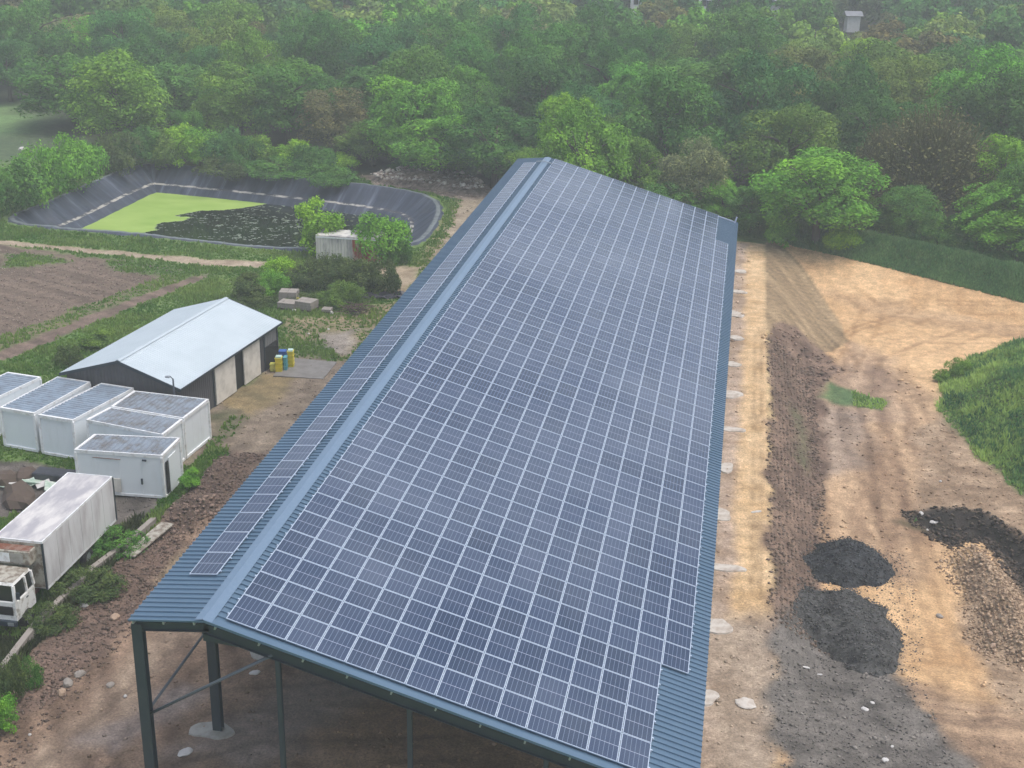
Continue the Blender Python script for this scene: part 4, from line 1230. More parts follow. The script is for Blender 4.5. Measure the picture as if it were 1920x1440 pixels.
crate(-13.82, 49.3, 0, 0.42, 0.5, 1.25, 'yellow', 'tallest yellow stack with a pale aqua lid, farthest from the camera', 0.15, 'aqua_white', 4)
crate(-14.45, 49.4, 0.65, 0.5, 0.5, 0.55, 'blue', 'blue container on top of a dark base behind the yellow crates', 0.15, None, 2)
crate(-14.45, 49.4, 0, 0.5, 0.5, 0.63, 'steel_dark', 'dark base container under the blue one beside the shed', 0.15, None, 1)

# ------------------------------------------------------------------ pallets of blocks and odd rubbish
def pallet(px, py, w, d, h, lab, rz):
    x, y, z = on(px, py)
    t = empty('stone_pallet', (x, y + d / 2, z + 0.04), rz); tag(t, lab, 'pallet', 'pallets of stone blocks behind the shed')
    b = MB()
    for k in range(3): b.box(-w / 2, w / 2, -d / 2 + k * (d - 0.1) / 2, -d / 2 + k * (d - 0.1) / 2 + 0.1, 0, 0.1)
    for k in range(5): b.box(-w / 2 + k * (w - .12) / 4, -w / 2 + k * (w - .12) / 4 + 0.12, -d / 2, d / 2, 0.1, 0.13)
    b.build('pallet_base', MT['wood_dark'], t)
    r = random.Random(int(px)); bw = w / 4
    for i in range(4):
        for j in range(2):
            for k in range(max(1, int(h / 0.22))):
                m_ = MB(); m_.box(-bw / 2 + .01, bw / 2 - .01, -d / 4 + .01, d / 4 - .01, 0, 0.21)
                o = m_.build('block', MT['stone'], t); o.location = (-w / 2 + bw * (i + .5) + r.uniform(-.02, .02), -d / 4 + j * d / 2, 0.13 + k * 0.22); o.rotation_euler = (0, 0, r.uniform(-.05, .05))
pallet(537, 582, 1.5, 1.2, 0.5, 'front left pallet of grey blocks, nearest the yellow sack', -0.1)
pallet(538, 571, 1.5, 1.2, 0.9, 'rear left pallet of grey blocks behind another pallet', 0.1)
pallet(571, 585, 1.5, 1.3, 0.7, 'pallet of grey blocks right of the yellow sack', -0.2)
pallet(611, 589, 0.8, 0.8, 0.3, 'small low pallet of blocks standing apart near the branch heap', 0.05)
def lump(name, x, y, z, r, mat, label, cat, squash=0.6, seed=1, group=None):
    rr = np.random.default_rng(seed); mb = MB()
    import bmesh
    bm = bmesh.new(); bmesh.ops.create_icosphere(bm, subdivisions=2, radius=1)
    for v in bm.verts:
        k = 1 + 0.28 * (rr.random() - 0.5) + 0.15 * math.sin(3 * v.co.x + seed) * math.cos(2 * v.co.y)
        v.co = Vector((v.co.x * k * r[0], v.co.y * k * r[1], v.co.z * k * r[2]))
    me = bpy.data.meshes.new(name); bm.to_mesh(me); bm.free(); me.materials.append(MT[mat])
    o = link(name, me, None, (x, y, z + r[2] * 0.35)); o.rotation_euler = (0, 0, rr.random() * 6)
    tag(o, label, cat, group); return o
LUMPS = [((556, 570), (.35, .3, .4), 'yellow', 'yellow sack among the pallets of grey blocks', 'sack', 'sack'),
 ((552, 584), (.25, .25, .25), 'white_lump', 'small white bucket-like lump before the block pallets', 'lump', 'rubble_lump'),
 ((622, 589), (.22, .22, .3), 'white_lump', 'upright pale stump beside the small block pallet', 'lump', 'rubble_lump'),
 ((680, 556), (.28, .2, .15), 'white_lump', 'small white scrap at the left end of the black sheeting', 'lump', 'rubble_lump'),
 ((158, 1137), (.36, .25, .2), 'white_lump', 'white lump beside the kerb wall, left of the barn corner', 'lump', 'rubble_lump'),
 ((218, 1050), (.16, .12, .1), 'white_lump', 'small white scrap lying on the kerb wall scrub', 'lump', 'rubble_lump'),
 ((216, 1158), (.28, .2, .14), 'stone_tan', 'pale stone on the soil just left of the barn roof corner', 'stone', 'stone'),
 ((116, 1302), (.24, .2, .22), 'stone_tan', 'pale tan boulder, lowest of the three by the soil bank foot', 'boulder', 'boulder'),
 ((128, 1283), (.3, .22, .2), 'stone', 'brown boulder, middle of the three by the soil bank foot', 'boulder', 'boulder'),
 ((150, 1267), (.26, .2, .2), 'stone', 'brown boulder, upper of the three by the soil bank foot', 'boulder', 'boulder'),
 ((56, 1378), (.1, .1, .08), 'white_lump', 'tiny white scrap on the soil in the lower left corner', 'lump', 'rubble_lump'),
 ((207, 1286), (.22, .2, .12), 'stone', 'grey flat stone left of the front barn column', 'stone', 'stone'),
 ((235, 1306), (.13, .12, .1), 'white_lump', 'small white stone just left of the front barn column', 'stone', 'stone'),
 ((347, 1412), (.5, .35, .12), 'white_lump', 'flat white cement lump under the barn, before the second column', 'lump', 'rubble_lump'),
 ((478, 1262), (.35, .25, .12), 'white_lump', 'white cement lump under the barn near the third post', 'lump', 'rubble_lump'),
 ((1398, 1320), (.4, .45, .1), 'concrete_w', 'pinkish cement spill right of the nearest eave footing', 'cement', 'cement_spill'),
 ((1510, 1251), (.35, .12, .05), 'white_lump', 'thin white strip on the dark gravel spread', 'scrap', 'plastic_scrap'),
 ((1537, 1264), (.1, .2, .05), 'white_lump', 'small white scrap just below the thin strip on the gravel', 'scrap', 'plastic_scrap'),
 ((1622, 1330), (.3, .2, .08), 'white_lump', 'left white rubble piece at the right edge of the gravel', 'scrap', 'plastic_scrap'),
 ((1636, 1318), (.16, .14, .07), 'white_lump', 'right white rubble piece at the right edge of the gravel', 'scrap', 'plastic_scrap'),
 ((1660, 1425), (.18, .22, .06), 'white_lump', 'white scrap at the very bottom of the gravel spread', 'scrap', 'plastic_scrap'),
 ((1673, 1400), (.12, .1, .05), 'white_lump', 'tiny white scrap above the lowest one on the gravel', 'scrap', 'plastic_scrap'),
 ((1727, 964), (.28, .22, .2), 'white_lump', 'white block at the head of the dark trench', 'lump', 'rubble_lump'),
 ((1750, 980), (.45, .3, .15), 'white_lump', 'large crumpled white sheet in the dark trench', 'sheet', 'plastic_sheet'),
 ((1738, 988), (.2, .2, .12), 'white_lump', 'small white scrap left of the crumpled sheet in the trench', 'scrap', 'plastic_scrap'),
 ((1763, 903), (.15, .12, .12), 'white_lump', 'small white stone on the brown bank above the trench', 'stone', 'stone'),
 ((1858, 1190), (.2, .18, .15), 'stone_tan', 'pale stone at the near foot of the stony spoil bank', 'stone', 'stone'),
 ((1862, 1212), (.2, .15, .15), 'stone_tan', 'lowest pale stone fallen from the stony spoil bank', 'stone', 'stone'),
 ((1762, 1156), (.2, .16, .12), 'stone', 'dark lone clod on the pale sand right of the gravel heaps', 'stone', 'stone'),
 ((1418, 960), (.16, .5, .08), 'white_lump', 'pinkish white block on the edge of the sandy bench', 'block', 'block'),
 ((42, 281), (.9, .5, .4), 'white_lump', 'white bundle in the misty clearing at the far left', 'bundle', 'bundle'),
 ((578, 626), (.15, .15, .1), 'white_lump', 'tiny white scrap in the scrubby grass behind the shed', 'scrap', 'plastic_scrap'),
 ((616, 618), (.18, .15, .1), 'white_lump', 'pale scrap on the gravelly patch behind the shed', 'scrap', 'plastic_scrap')]
for k, ((px, py), r, mat, lab, cat, nm) in enumerate(LUMPS):
    x, y, z = on(px, py)
    if mat == 'white_lump': r = tuple(q * 0.68 for q in r)
    lump(nm, x, y, z, r, mat, lab, cat, seed=k + 3)
# heap of mossy sheets and dark rubbish behind the truck
rr = random.Random(5)
SHL = ['mossy sheet, leftmost in the rubbish heap beyond the truck', 'white sheet, second from the left in the rubbish heap', 'mossy sheet in the middle of the rubbish heap', 'mossy sheet right of the middle of the rubbish heap', 'pale sheet leaning near the truck roof edge', 'rightmost mossy sheet, touching the truck roof outline']
for k in range(6):
    px, py = 24 + k * 14.5, rr.uniform(905, 923)
    x, y, z = on(px, py)
    mb = MB(); w, d = rr.uniform(.35, .8), rr.uniform(.25, .6); mb.box(-w, w, -d, d, 0, 0.03)
    o = mb.build('scrap_sheet', MT['white_lump' if k in (1, 4) else 'debris_green']); o.location = (x, y, z + 0.10 + 0.05 * k)
    o.rotation_euler = (rr.uniform(-.35, .35), rr.uniform(-.35, .35), rr.uniform(0, 3))
    tag(o, SHL[k], 'sheet', 'old sheets heaped beyond the truck')
for k, (px, py, rx, ry, rz_, lab) in enumerate([(40, 942, 1.5, .9, .8, 'dark soil heap in front of the mossy sheets, left of the truck roof'), (48, 898, .9, .6, .6, 'small dark soil heap behind the mossy sheets'), (8, 905, .8, .8, .7, 'reddish brown soil heap at the left edge above the truck')]):
    x, y, z = on(px, py); lump('soil_heap', x, y, z - .1, (rx, ry, rz_), 'wood_dark', lab, 'soil heap', seed=60 + k)
x, y, z = on(112, 900); mb = MB(); mb.box(-1.2, 1.2, -.5, .5, 0, .55); o = mb.build('tarp_stack', MT['tarp_black'], bevel=.06); o.location = (x - .3, y, z); tag(o, 'dark grey covered stack on the ground behind the truck roof', 'stack')

# old container by the pond
ct = empty('old_container', (-17.6, 78.0, 0.1), 0.0); tag(ct, 'rusty white and red shipping container between the bushes by the pond', 'container')
def corr(pa, pb, h, mat, nm, z0=0.1):
    A_, B_ = Vector(pa), Vector(pb); L = (B_ - A_).length; d = (B_ - A_).normalized(); nn = Vector((d.y, -d.x, 0)); n_ = int(L / 0.28) * 4
    mb = MB(); prev = None
    for k in range(n_ + 1):
        p = A_ + d * (L * k / n_) + nn * [0, 0, .05, .05][k % 4]
        cur = ((p.x, p.y, z0), (p.x, p.y, z0 + h))
        if prev: mb.face([prev[0], cur[0], cur[1], prev[1]])
        prev = cur
    return mb.build(nm, MT[mat], ct)
corr((-2.9, -1.2, 0), (0.5, -1.2, 0), 2.15, 'tank_white', 'side_wall'); corr((0.5, -1.2, 0), (2.9, -1.2, 0), 2.15, 'tank_red', 'side_wall')
corr((-2.9, 1.2, 0), (-2.9, -1.2, 0), 2.15, 'tank_white', 'end_wall'); corr((2.9, -1.2, 0), (2.9, 1.2, 0), 2.15, 'tank_red', 'end_wall'); corr((2.9, 1.2, 0), (-2.9, 1.2, 0), 2.15, 'tank_white', 'side_wall')
mb = MB(); mb.box(-2.95, 2.95, -1.22, 1.22, 2.25, 2.36); mb.build('roof', MT['tank_white'], ct)
for x in (-2.95, 2.83):
    for y in (-1.26, 1.14):
        mb = MB(); mb.box(x, x + .12, y, y + .12, 0, 2.4); mb.build('corner_post', MT['tank_white'], ct)
mb = MB(); mb.box(-2.95, 2.95, -1.27, -1.19, 2.14, 2.24); mb.build('top_rail', MT['white_rim'], ct)

# houses beyond the wood
def house(x, y, z, w, d, h, lab, rz=0.0, roof='gable', wins=3):
    c = empty('house', (x, y, z), rz); tag(c, lab, 'house')
    mb = MB(); mb.box(-w / 2, w / 2, -d / 2, d / 2, -2, h); mb.build('wall', MT['wall_white'], c)
    mb = MB(); e = .5
    A_ = [(-w / 2 - e, -d / 2 - e, h), (w / 2 + e, -d / 2 - e, h), (w / 2 + e, d / 2 + e, h), (-w / 2 - e, d / 2 + e, h)]
    r0, r1 = (-w / 2 - e, 0, h + d * .32), (w / 2 + e, 0, h + d * .32)
    mb.face([A_[0], A_[1], r1, r0]); mb.face([A_[2], A_[3], r0, r1]); mb.face([A_[1], A_[2], r1]); mb.face([A_[3], A_[0], r0]); mb.face(A_[::-1])
    mb.build('roof', MT['roof_slate'], c)
    for k in range(wins):
        xx = -w / 2 + w * (k + .5) / wins
        f = MB(); f.box(xx - .55, xx + .55, -d / 2 - .05, -d / 2 + .02, 0.9, 2.3); f = f.build('window', MT['galv'], c)
        g = MB(); g.box(xx - .45, xx + .45, -d / 2 - .07, -d / 2 - .052, 1.0, 2.2); g.build('pane', MT['glass_dark'], f)
    if h > 2: f = MB(); f.box(-.5, .5, -d / 2 - .05, -d / 2 + .02, -0.2, 2.1); f.build('door', MT['steel_dark'], c)
H3 = [G(1212, 13, 6.2), G(1328, 16, 6.2), G(1446, 26, 5.8), G(1598, 38, 5.6)]
house(*H3[0], 6.0, 7, 7, 3.6, 'white house at the top edge, leftmost of those above the wood', 0.1)
house(*H3[1], 6.0, 4.2, 6, 3.8, 'small bright white house at the top edge, middle of those above the wood', 0.05, wins=2)
house(*H3[2], 5.6, 4, 5, 2.4, 'white gabled house half hidden by trees, right of the middle top', 1.2)
house(*H3[3], 5.3, 2.6, 2.6, 1.3, 'small pale outbuilding among trees, rightmost of the buildings', 0.2, wins=0)

# ------------------------------------------------------------------ gravel heaps
HEAPV = {}
def heap(name, poly, top, mat_cols, label, cat, seed, step=0.14, noise=0.25, slope=0.75, ridges=0.0):
    P = np.array(poly)
    x0, y0 = P.min(0) - 0.5; x1, y1 = P.max(0) + 0.5
    hx, hy = np.arange(x0, x1, step), np.arange(y0, y1, step)
    HX, HY = np.meshgrid(hx, hy)
    wv = fbm(HX / 0.8, HY / 0.8, 3, seed) - 0.5
    d = -poly_sd(HX + 0.7 * wv, HY + 0.7 * wv, poly)
    h = top * np.tanh(np.maximum(d, 0) * slope / top)
    lump_ = fbm(HX / 0.9, HY / 0.9, 4, seed + 3, 0.6) - 0.5
    h = h + (lump_ * noise + ridges * (np.abs(np.sin((HX * 0.35 + HY) * 1.3 + 2 * wv)) - 0.5)) * np.clip(d, 0, 1)
    fine = (fbm(HX / 0.16, HY / 0.16, 2, seed + 9) - 0.5) * 0.09
    z = terrain(HX, HY) - 0.12 + h + fine * (d > 0)
    keep = d > -0.35
    K = keep[:-1, :-1] & keep[1:, 1:] & keep[1:, :-1] & keep[:-1, 1:]
    r_, c_ = np.nonzero(K); w_ = len(hx); b_ = r_ * w_ + c_
    F4 = np.c_[b_, b_ + 1, b_ + 1 + w_, b_ + w_]
    used, inv = np.unique(F4.ravel(), return_inverse=True)
    cn = np.clip((fbm(HX / 0.25, HY / 0.25, 3, seed + 5, 0.7) - 0.5) * 2.4 + 0.5, 0, 1).ravel()[used][:, None]
    cc = np.array(mat_cols[0]) * (1 - cn) + np.array(mat_cols[1]) * cn
    me = np_mesh(name, np.c_[HX.ravel()[used], HY.ravel()[used], z.ravel()[used]], inv.reshape(-1, 4), MT['ground'],
                 {'Col': ('POINT', cc), 'wet': ('POINT', np.zeros(len(used)))}, smooth=True)
    o = link(name, me); tag(o, label, cat); HEAPV[label] = np.c_[HX.ravel()[used], HY.ravel()[used], z.ravel()[used]]; return o
G1 = [(22.4, 30.6), (23.2, 33.4), (25.2, 34.4), (27.2, 33.0), (27.8, 30.6), (26.8, 28.8), (24.8, 28.3), (23.0, 29.0)]
G2 = [(21.6, 22.4), (22.2, 27.2), (24.6, 28.0), (26.8, 26.6), (27.5, 22.8), (26.6, 18.6), (25.4, 17.3), (23.6, 19.2)]
heap('gravel_heap', G1, 1.7, [(0.022, 0.024, 0.027), (0.060, 0.063, 0.068)], 'small round heap of near-black gravel, the farther of the two dark heaps', 'gravel heap', 401, ridges=0.05)
heap('gravel_heap', G2, 1.75, [(0.034, 0.034, 0.034), (0.092, 0.091, 0.088)], 'large rippled dark grey gravel heap, nearest the camera beside the bank', 'gravel heap', 411, ridges=0.16)
RB = [G(a, b) for a, b in [(688, 338), (760, 322), (850, 330), (905, 348), (915, 362), (870, 366), (800, 354), (720, 348)]]
heap('rubble_heap', RB, 1.1, [(0.12, 0.09, 0.07), (0.32, 0.26, 0.21)], 'long mixed rubble heap at the back right corner of the lined pond', 'rubble heap', 421, 0.2, 0.6)

# ------------------------------------------------------------------ loose stones, clods, grass
ZH = {}
def scatter_stones(name, n, region, size, cols, label=None, weight=None, seed=1, zoff=0.0, flat=0.7, heapv=None):
    r = np.random.default_rng(seed)
    x0, x1, y0, y1 = region
    x = r.uniform(x0, x1, n * 6); y = r.uniform(y0, y1, n * 6)
    w = weight(x, y)
    k = r.random(len(x)) < w
    x, y = x[k][:n], y[k][:n]
    n = len(x)
    z = gsample(x, y, Z2) + zoff
    if heapv is not None:
        q_ = r.integers(0, len(heapv), n); x, y, z = heapv[q_, 0] + r.normal(0, .12, n), heapv[q_, 1] + r.normal(0, .12, n), heapv[q_, 2] + 0.01
    s = size[0] + (size[1] - size[0]) * r.random(n) ** 3.2
    base = np.array([(1, 0, 0), (0, 1, 0), (-1, 0, 0), (0, -1, 0), (0, 0, 1), (0, 0, -0.4)], float)
    tri = np.array([(0, 1, 4), (1, 2, 4), (2, 3, 4), (3, 0, 4), (1, 0, 5), (2, 1, 5), (3, 2, 5), (0, 3, 5)])
    J = base[None] * (1 + 0.5 * (r.random((n, 6, 3)) - 0.5)) + 0.25 * (r.random((n, 6, 3)) - 0.5)
    J[:, :, 2] *= flat
    a = r.uniform(0, 6.28, n); ca, sa = np.cos(a)[:, None], np.sin(a)[:, None]
    el = r.uniform(0.7, 1.4, n)[:, None]
    px_ = (J[:, :, 0] * ca - J[:, :, 1] * sa * el) * s[:, None] + x[:, None]
    py_ = (J[:, :, 0] * sa + J[:, :, 1] * ca * el) * s[:, None] + y[:, None]
    pz_ = J[:, :, 2] * s[:, None] + z[:, None] + s[:, None] * 0.15
    V = np.stack([px_, py_, pz_], 2).reshape(-1, 3)
    Ft = (tri[None] + (np.arange(n) * 6)[:, None, None]).reshape(-1, 3)
    if cols is None:
        g = gsample(x, y, colr)
        c = g * r.uniform(0.65, 1.7, n)[:, None] + r.uniform(0, 0.03, n)[:, None]
    else:
        t = r.random(n)[:, None]; c = np.array(cols[0]) * (1 - t) + np.array(cols[1]) * t
    c = np.repeat(c, 6, 0)
    o = link(name, np_mesh(name, V, Ft, MT['pebble'], {'Col': ('POINT', c)}))
    tag(o, label, 'stones' if label else None, kind='stuff'); return o
notpond = lambda x, y: (poly_sd(x, y, RIM) > 0.4)
stw = lambda x, y: gsample(x, y, stony) * notpond(x, y)
scatter_stones('loose_stones', 15000, (-40, 46, -2, 60), (0.03, 0.13), None, 'loose stones and clods strewn over the bare soil', stw, 1)
scatter_stones('loose_stones', 5000, (-60, 40, 60, 113), (0.07, 0.25), None, 'loose clods and stones on the field and far bare ground', stw, 2)
fld = lambda x, y: (poly_sd(x, y, [(-70, 76), (-53, 75), (-40, 72.5), (-31, 71.7), (-30.5, 70.5), (-35, 59), (-39, 45.5), (-70, 42)]) < 0).astype(float) * (0.2 + 0.8 * (np.sin((x * 0.42 + y * 0.91) * 6.0) > 0))
scatter_stones('field_stubble', 16000, (-64, -29, 42, 77), (0.03, 0.11), [(0.09, 0.065, 0.055), (0.34, 0.28, 0.23)], 'clods and pale stubble in rows on the ploughed field', fld, 12)
bank = lambda x, y: ((x > 20.3) & (x < 24.2) & (y > 20) & (y < 64)).astype(float) * stw(x, y)
scatter_stones('clods', 7000, (20, 24.5, 11, 64), (0.03, 0.15), [(0.085, 0.062, 0.048), (0.24, 0.18, 0.14)], 'brown clods covering the steep rough bank', bank, 3)
spw = lambda x, y: np.clip(0.75 - poly_sd(x, y, SPOIL) * 0.8, 0, 1)
scatter_stones('spoil_stones', 6500, (30, 42, 13, 36), (0.03, 0.14), [(0.16, 0.105, 0.068), (0.52, 0.385, 0.265)], 'pale broken stones covering the spoil bank', spw, 4)
lbw = lambda x, y: ((x < -9.5) & (x > -13.2) & (y > 0) & (y < 34)).astype(float) * stw(x, y)
trw = lambda x, y: (poly_sd(x, y, TRENCH) < 0.25).astype(float)
scatter_stones('trench_clods', 2600, (27, 44, 20, 42), (0.04, 0.20), [(0.014, 0.012, 0.011), (0.11, 0.085, 0.068)], 'black and brown clods in the open trench', trw, 14)
scatter_stones('soil_clods', 5500, (-13.6, -9.4, 0, 34), (0.03, 0.13), [(0.075, 0.055, 0.046), (0.21, 0.155, 0.125)], 'reddish clods on the soil bank along the kerb wall', lbw, 5)
rbw = lambda x, y: (poly_sd(x, y, [(-13.0, 21.2), (-12.2, 24.6), (-11.0, 27.0), (-9.9, 26.5), (-10.6, 22.5), (-11.5, 20.5)]) < 0).astype(float)
scatter_stones('broken_stones', 200, (-13, -9.8, 20.5, 27.2), (0.06, 0.19), [(0.16, 0.11, 0.085), (0.33, 0.24, 0.195)], 'reddish broken stones heaped beyond the end of the kerb wall', rbw, 6)
rbw2 = lambda x, y: (poly_sd(x, y, RB) < -0.2).astype(float)
scatter_stones('rubble_stones', 700, (-27, -8, 100, 117), (0.12, 0.42), [(0.20, 0.15, 0.12), (0.62, 0.58, 0.52)], 'white and brown rubble lumps on the heap behind the pond', rbw2, 7, 0.7)

hk_ = list(HEAPV)
one = lambda x, y: np.ones(len(x))
scatter_stones('gravel_stones', 5200, (21, 28, 28, 35), (0.02, 0.09), [(0.022, 0.024, 0.027), (0.10, 0.105, 0.11)], 'coarse black stones on the farther gravel heap', one, 8, heapv=HEAPV[hk_[0]])
scatter_stones('gravel_stones', 6500, (21, 28, 18, 29), (0.02, 0.085), [(0.034, 0.034, 0.034), (0.15, 0.147, 0.14)], 'coarse grey stones on the nearer gravel heap', one, 9, heapv=HEAPV[hk_[1]])
gsp = lambda x, y: (poly_sd(x, y, [(20.3, 8), (20.6, 20.5), (22, 24), (26, 35), (28.6, 33), (28.4, 22.5), (27.4, 18), (28.0, 8)]) < 0).astype(float)
scatter_stones('scattered_gravel', 5000, (19.5, 29.5, 5, 36), (0.02, 0.07), [(0.04, 0.04, 0.04), (0.22, 0.20, 0.185)], 'scattered grey gravel around the two heaps', gsp, 10)

def scatter_grass(name, n, region, hgt, label, weight, seed, cols=None, blades=3, lean=0.5, wid=0.10):
    r = np.random.default_rng(seed)
    x0, x1, y0, y1 = region
    x = r.uniform(x0, x1, n * 5); y = r.uniform(y0, y1, n * 5)
    k = r.random(len(x)) < weight(x, y)
    x, y = x[k][:n], y[k][:n]; n = len(x)
    z = gsample(x, y, Z2)
    patch = fbm(x / 1.8, y / 1.8, 3, seed + 50)
    h = hgt[0] + (hgt[1] - hgt[0]) * r.random(n) * np.clip((patch - 0.2) * 2, 0.2, 1.4)
    Vs, Cs = [], []
    A, B = (np.array(c) for c in (cols or ((0.075, 0.21, 0.032), (0.27, 0.38, 0.095))))
    t = np.clip(0.9 * (patch - 0.5) + 0.45 * r.random(n) + 0.28 + 1.1 * (fbm(x / 5, y / 3, 3, seed + 60) - .5), 0, 1)[:, None]
    c0 = A * (1 - t) + B * t
    for b_ in range(blades):
        a = r.uniform(0, 6.28, n); w = wid * (0.6 + 0.8 * r.random(n)); l = lean * h * r.random(n)
        ax, ay = np.cos(a), np.sin(a)
        la = r.uniform(0, 6.28, n)
        ox, oy = r.uniform(-.1, .1, n), r.uniform(-.1, .1, n)
        p0 = np.c_[x + ox - ax * w, y + oy - ay * w, z - 0.03]
        p1 = np.c_[x + ox + ax * w, y + oy + ay * w, z - 0.03]
        p2 = np.c_[x + ox + np.cos(la) * l, y + oy + np.sin(la) * l, z + h * r.uniform(0.7, 1.1, n)]
        Vs.append(np.stack([p0, p1, p2], 1)); Cs.append(np.repeat((c0 * r.uniform(0.75, 1.25, n)[:, None])[:, None], 3, 1))
    V = np.stack(Vs, 1).reshape(-1, 3); C_ = np.stack(Cs, 1).reshape(-1, 3)
    o = link(name, np_mesh(name, V, np.arange(len(V)).reshape(-1, 3), MT['grass'], {'Col': ('POINT', C_)}))
    tag(o, label, 'grass', kind='stuff'); return o
gw = lambda x, y: np.clip(gsample(x, y, grassy) * 1.35 - 0.35, 0, 1) * (poly_sd(x, y, RIM) > 0.9) * (1 - ((x > -26) & (x < -14.6) & (y > 35.8) & (y < 51.5)))
scatter_grass('meadow_grass', 70000, (-62, 18, 28, 112), (0.06, 0.42), 'rough grass along the field edges, track and pond bank', lambda x, y: gw(x, y) * (x < 3), 21)
scatter_grass('yard_weeds', 16000, (-22, -10, 4, 36), (0.08, 0.5), 'weeds round the truck and the cabins', gw, 22)
scatter_grass('mound_grass', 46000, (27, 64, 28, 76), (0.12, 0.55), 'long lush grass on the green mound at the right', lambda x, y: gw(x, y) * (y > 34), 23, cols=((0.06, 0.21, 0.075), (0.46, 0.62, 0.17)), lean=1.0)
mw = lambda x, y: ((poly_sd(x, y, MOUND) < -0.3) & (fbm(x / 2.6, y / 1.6, 3, 707) > 0.56)).astype(float)
scatter_grass('mound_weeds', 6000, (32, 60, 36, 74), (0.25, 0.7), 'taller dark weeds in patches on the green mound', mw, 25, cols=((0.04, 0.15, 0.07), (0.18, 0.34, 0.11)), lean=0.6, wid=0.09)
hedge_w = lambda x, y: (np.abs(y - (96.0 - (x - 18) * 0.46) - 1.3) < 2.5).astype(float) * (x > 16.5) * (x < 47)
scatter_grass('bank_grass', 22000, (16, 48, 78, 100), (0.2, 0.65), 'dark long grass on the bank between the sand and the wood', hedge_w, 24, cols=((0.08, 0.22, 0.075), (0.25, 0.42, 0.15)), wid=0.10, lean=0.8)

# ------------------------------------------------------------------ trees and bushes
def crown_mesh(name, seed, n, R, Hc, leaf, nb=26, spiky=0.0, open_=0.0, droop=0.0, core=0.36):
    """leaf clumps spread over many overlapping boughs; base at z=0, top near z=Hc, radius R"""
    r = np.random.default_rng(seed)
    # boughs
    th = r.uniform(0, 2 * np.pi, nb); ph = np.arccos(1 - 1.80 * r.random(nb) ** 0.85)     # from the top down past the middle
    rad = r.uniform(0.50, 0.80, nb)
    bc = np.c_[np.sin(ph) * np.cos(th) * R * rad, np.sin(ph) * np.sin(th) * R * rad, Hc * 0.46 + np.cos(ph) * Hc * 0.5 * rad]
    bc = np.vstack([bc, [[0, 0, Hc * 0.45]]])
    br = np.r_[r.uniform(0.19, 0.37, nb) * R, R * core]
    ns = nb // 3
    t2 = r.uniform(0, 2 * np.pi, ns); r2 = r.uniform(0.45, 0.75, ns) * R
    bc = np.vstack([bc, np.c_[np.cos(t2) * r2, np.sin(t2) * r2, r.uniform(0.12, 0.34, ns) * Hc]]); br = np.r_[br, r.uniform(0.18, 0.30, ns) * R]
    nb = nb + ns
    bt = r.random(nb + 1)
    w = br ** 2; w /= w.sum()
    k = r.choice(nb + 1, n, p=w)
    u = r.normal(size=(n, 3)); u /= np.linalg.norm(u, axis=1)[:, None]
    u[:, 2] = np.where((u[:, 2] < -0.25) & (r.random(n) < 0.75), -u[:, 2], u[:, 2])
    q = (0.62 + 0.42 * r.random(n) ** 0.7) * (1 + spiky * (r.random(n) ** 4) * 1.2)
    p = bc[k] + u * (br[k] * q)[:, None] * np.array([1, 1, 0.85])
    # second-level clumping
    sub = np.stack([fbm(p[:, 0] / (R * .16) + 7, p[:, 1] / (R * .16) + p[:, 2] / (R * .2), 2, seed + 1)], 1)[:, 0]
    keepm = sub > (0.34 + open_ * 0.22)
    p, u, k, sub = p[keepm], u[keepm], k[keepm], sub[keepm]
    n = len(p)
    p[:, 2] = np.maximum(p[:, 2], 0.02 * Hc) - droop * np.hypot(p[:, 0], p[:, 1]) ** 2 / R
    nn = u * 0.8 + np.array([0, 0, 0.5]) + r.normal(size=(n, 3)) * 0.55
    nn /= np.linalg.norm(nn, axis=1)[:, None]
    t = np.cross(nn, r.normal(size=(n, 3))); t /= np.linalg.norm(t, axis=1)[:, None]
    b_ = np.cross(nn, t)
    s = leaf * (0.55 + 0.9 * r.random(n))[:, None]
    V = np.stack([p - t * s, p - b_ * s * 0.6 + nn * s * 0.1, p + t * s, p + b_ * s * 0.6 - nn * s * 0.15], 1).reshape(-1, 3)
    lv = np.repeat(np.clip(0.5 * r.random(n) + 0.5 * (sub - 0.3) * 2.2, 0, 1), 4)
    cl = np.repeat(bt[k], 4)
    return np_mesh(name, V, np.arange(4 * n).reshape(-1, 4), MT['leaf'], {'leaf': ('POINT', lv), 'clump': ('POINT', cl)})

def trunk_mesh(name, seed, H, R):
    r = random.Random(seed); mb = MB()
    top = H * 0.72
    pts = [(0, 0, -0.4), (r.uniform(-.1, .1), r.uniform(-.1, .1), H * 0.2), (r.uniform(-.3, .3), r.uniform(-.3, .3), H * 0.45), (r.uniform(-.4, .4), r.uniform(-.4, .4), top)]
    w = H * 0.022
    mb.tube(pts, [w * 1.3, w, w * 0.75, w * 0.25], 7)
    for k in range(7):
        z0 = H * r.uniform(0.2, 0.55); a = r.uniform(0, 6.28); L = R * r.uniform(0.5, 0.85)
        mb.tube([(0, 0, z0), (math.cos(a) * L * 0.5, math.sin(a) * L * 0.5, z0 + L * 0.45), (math.cos(a) * L, math.sin(a) * L, z0 + L * r.uniform(.6, 1.0))], [w * 0.5, w * 0.32, w * 0.1], 5)
    return mb.mesh(name, MT['bark'], smooth=True)

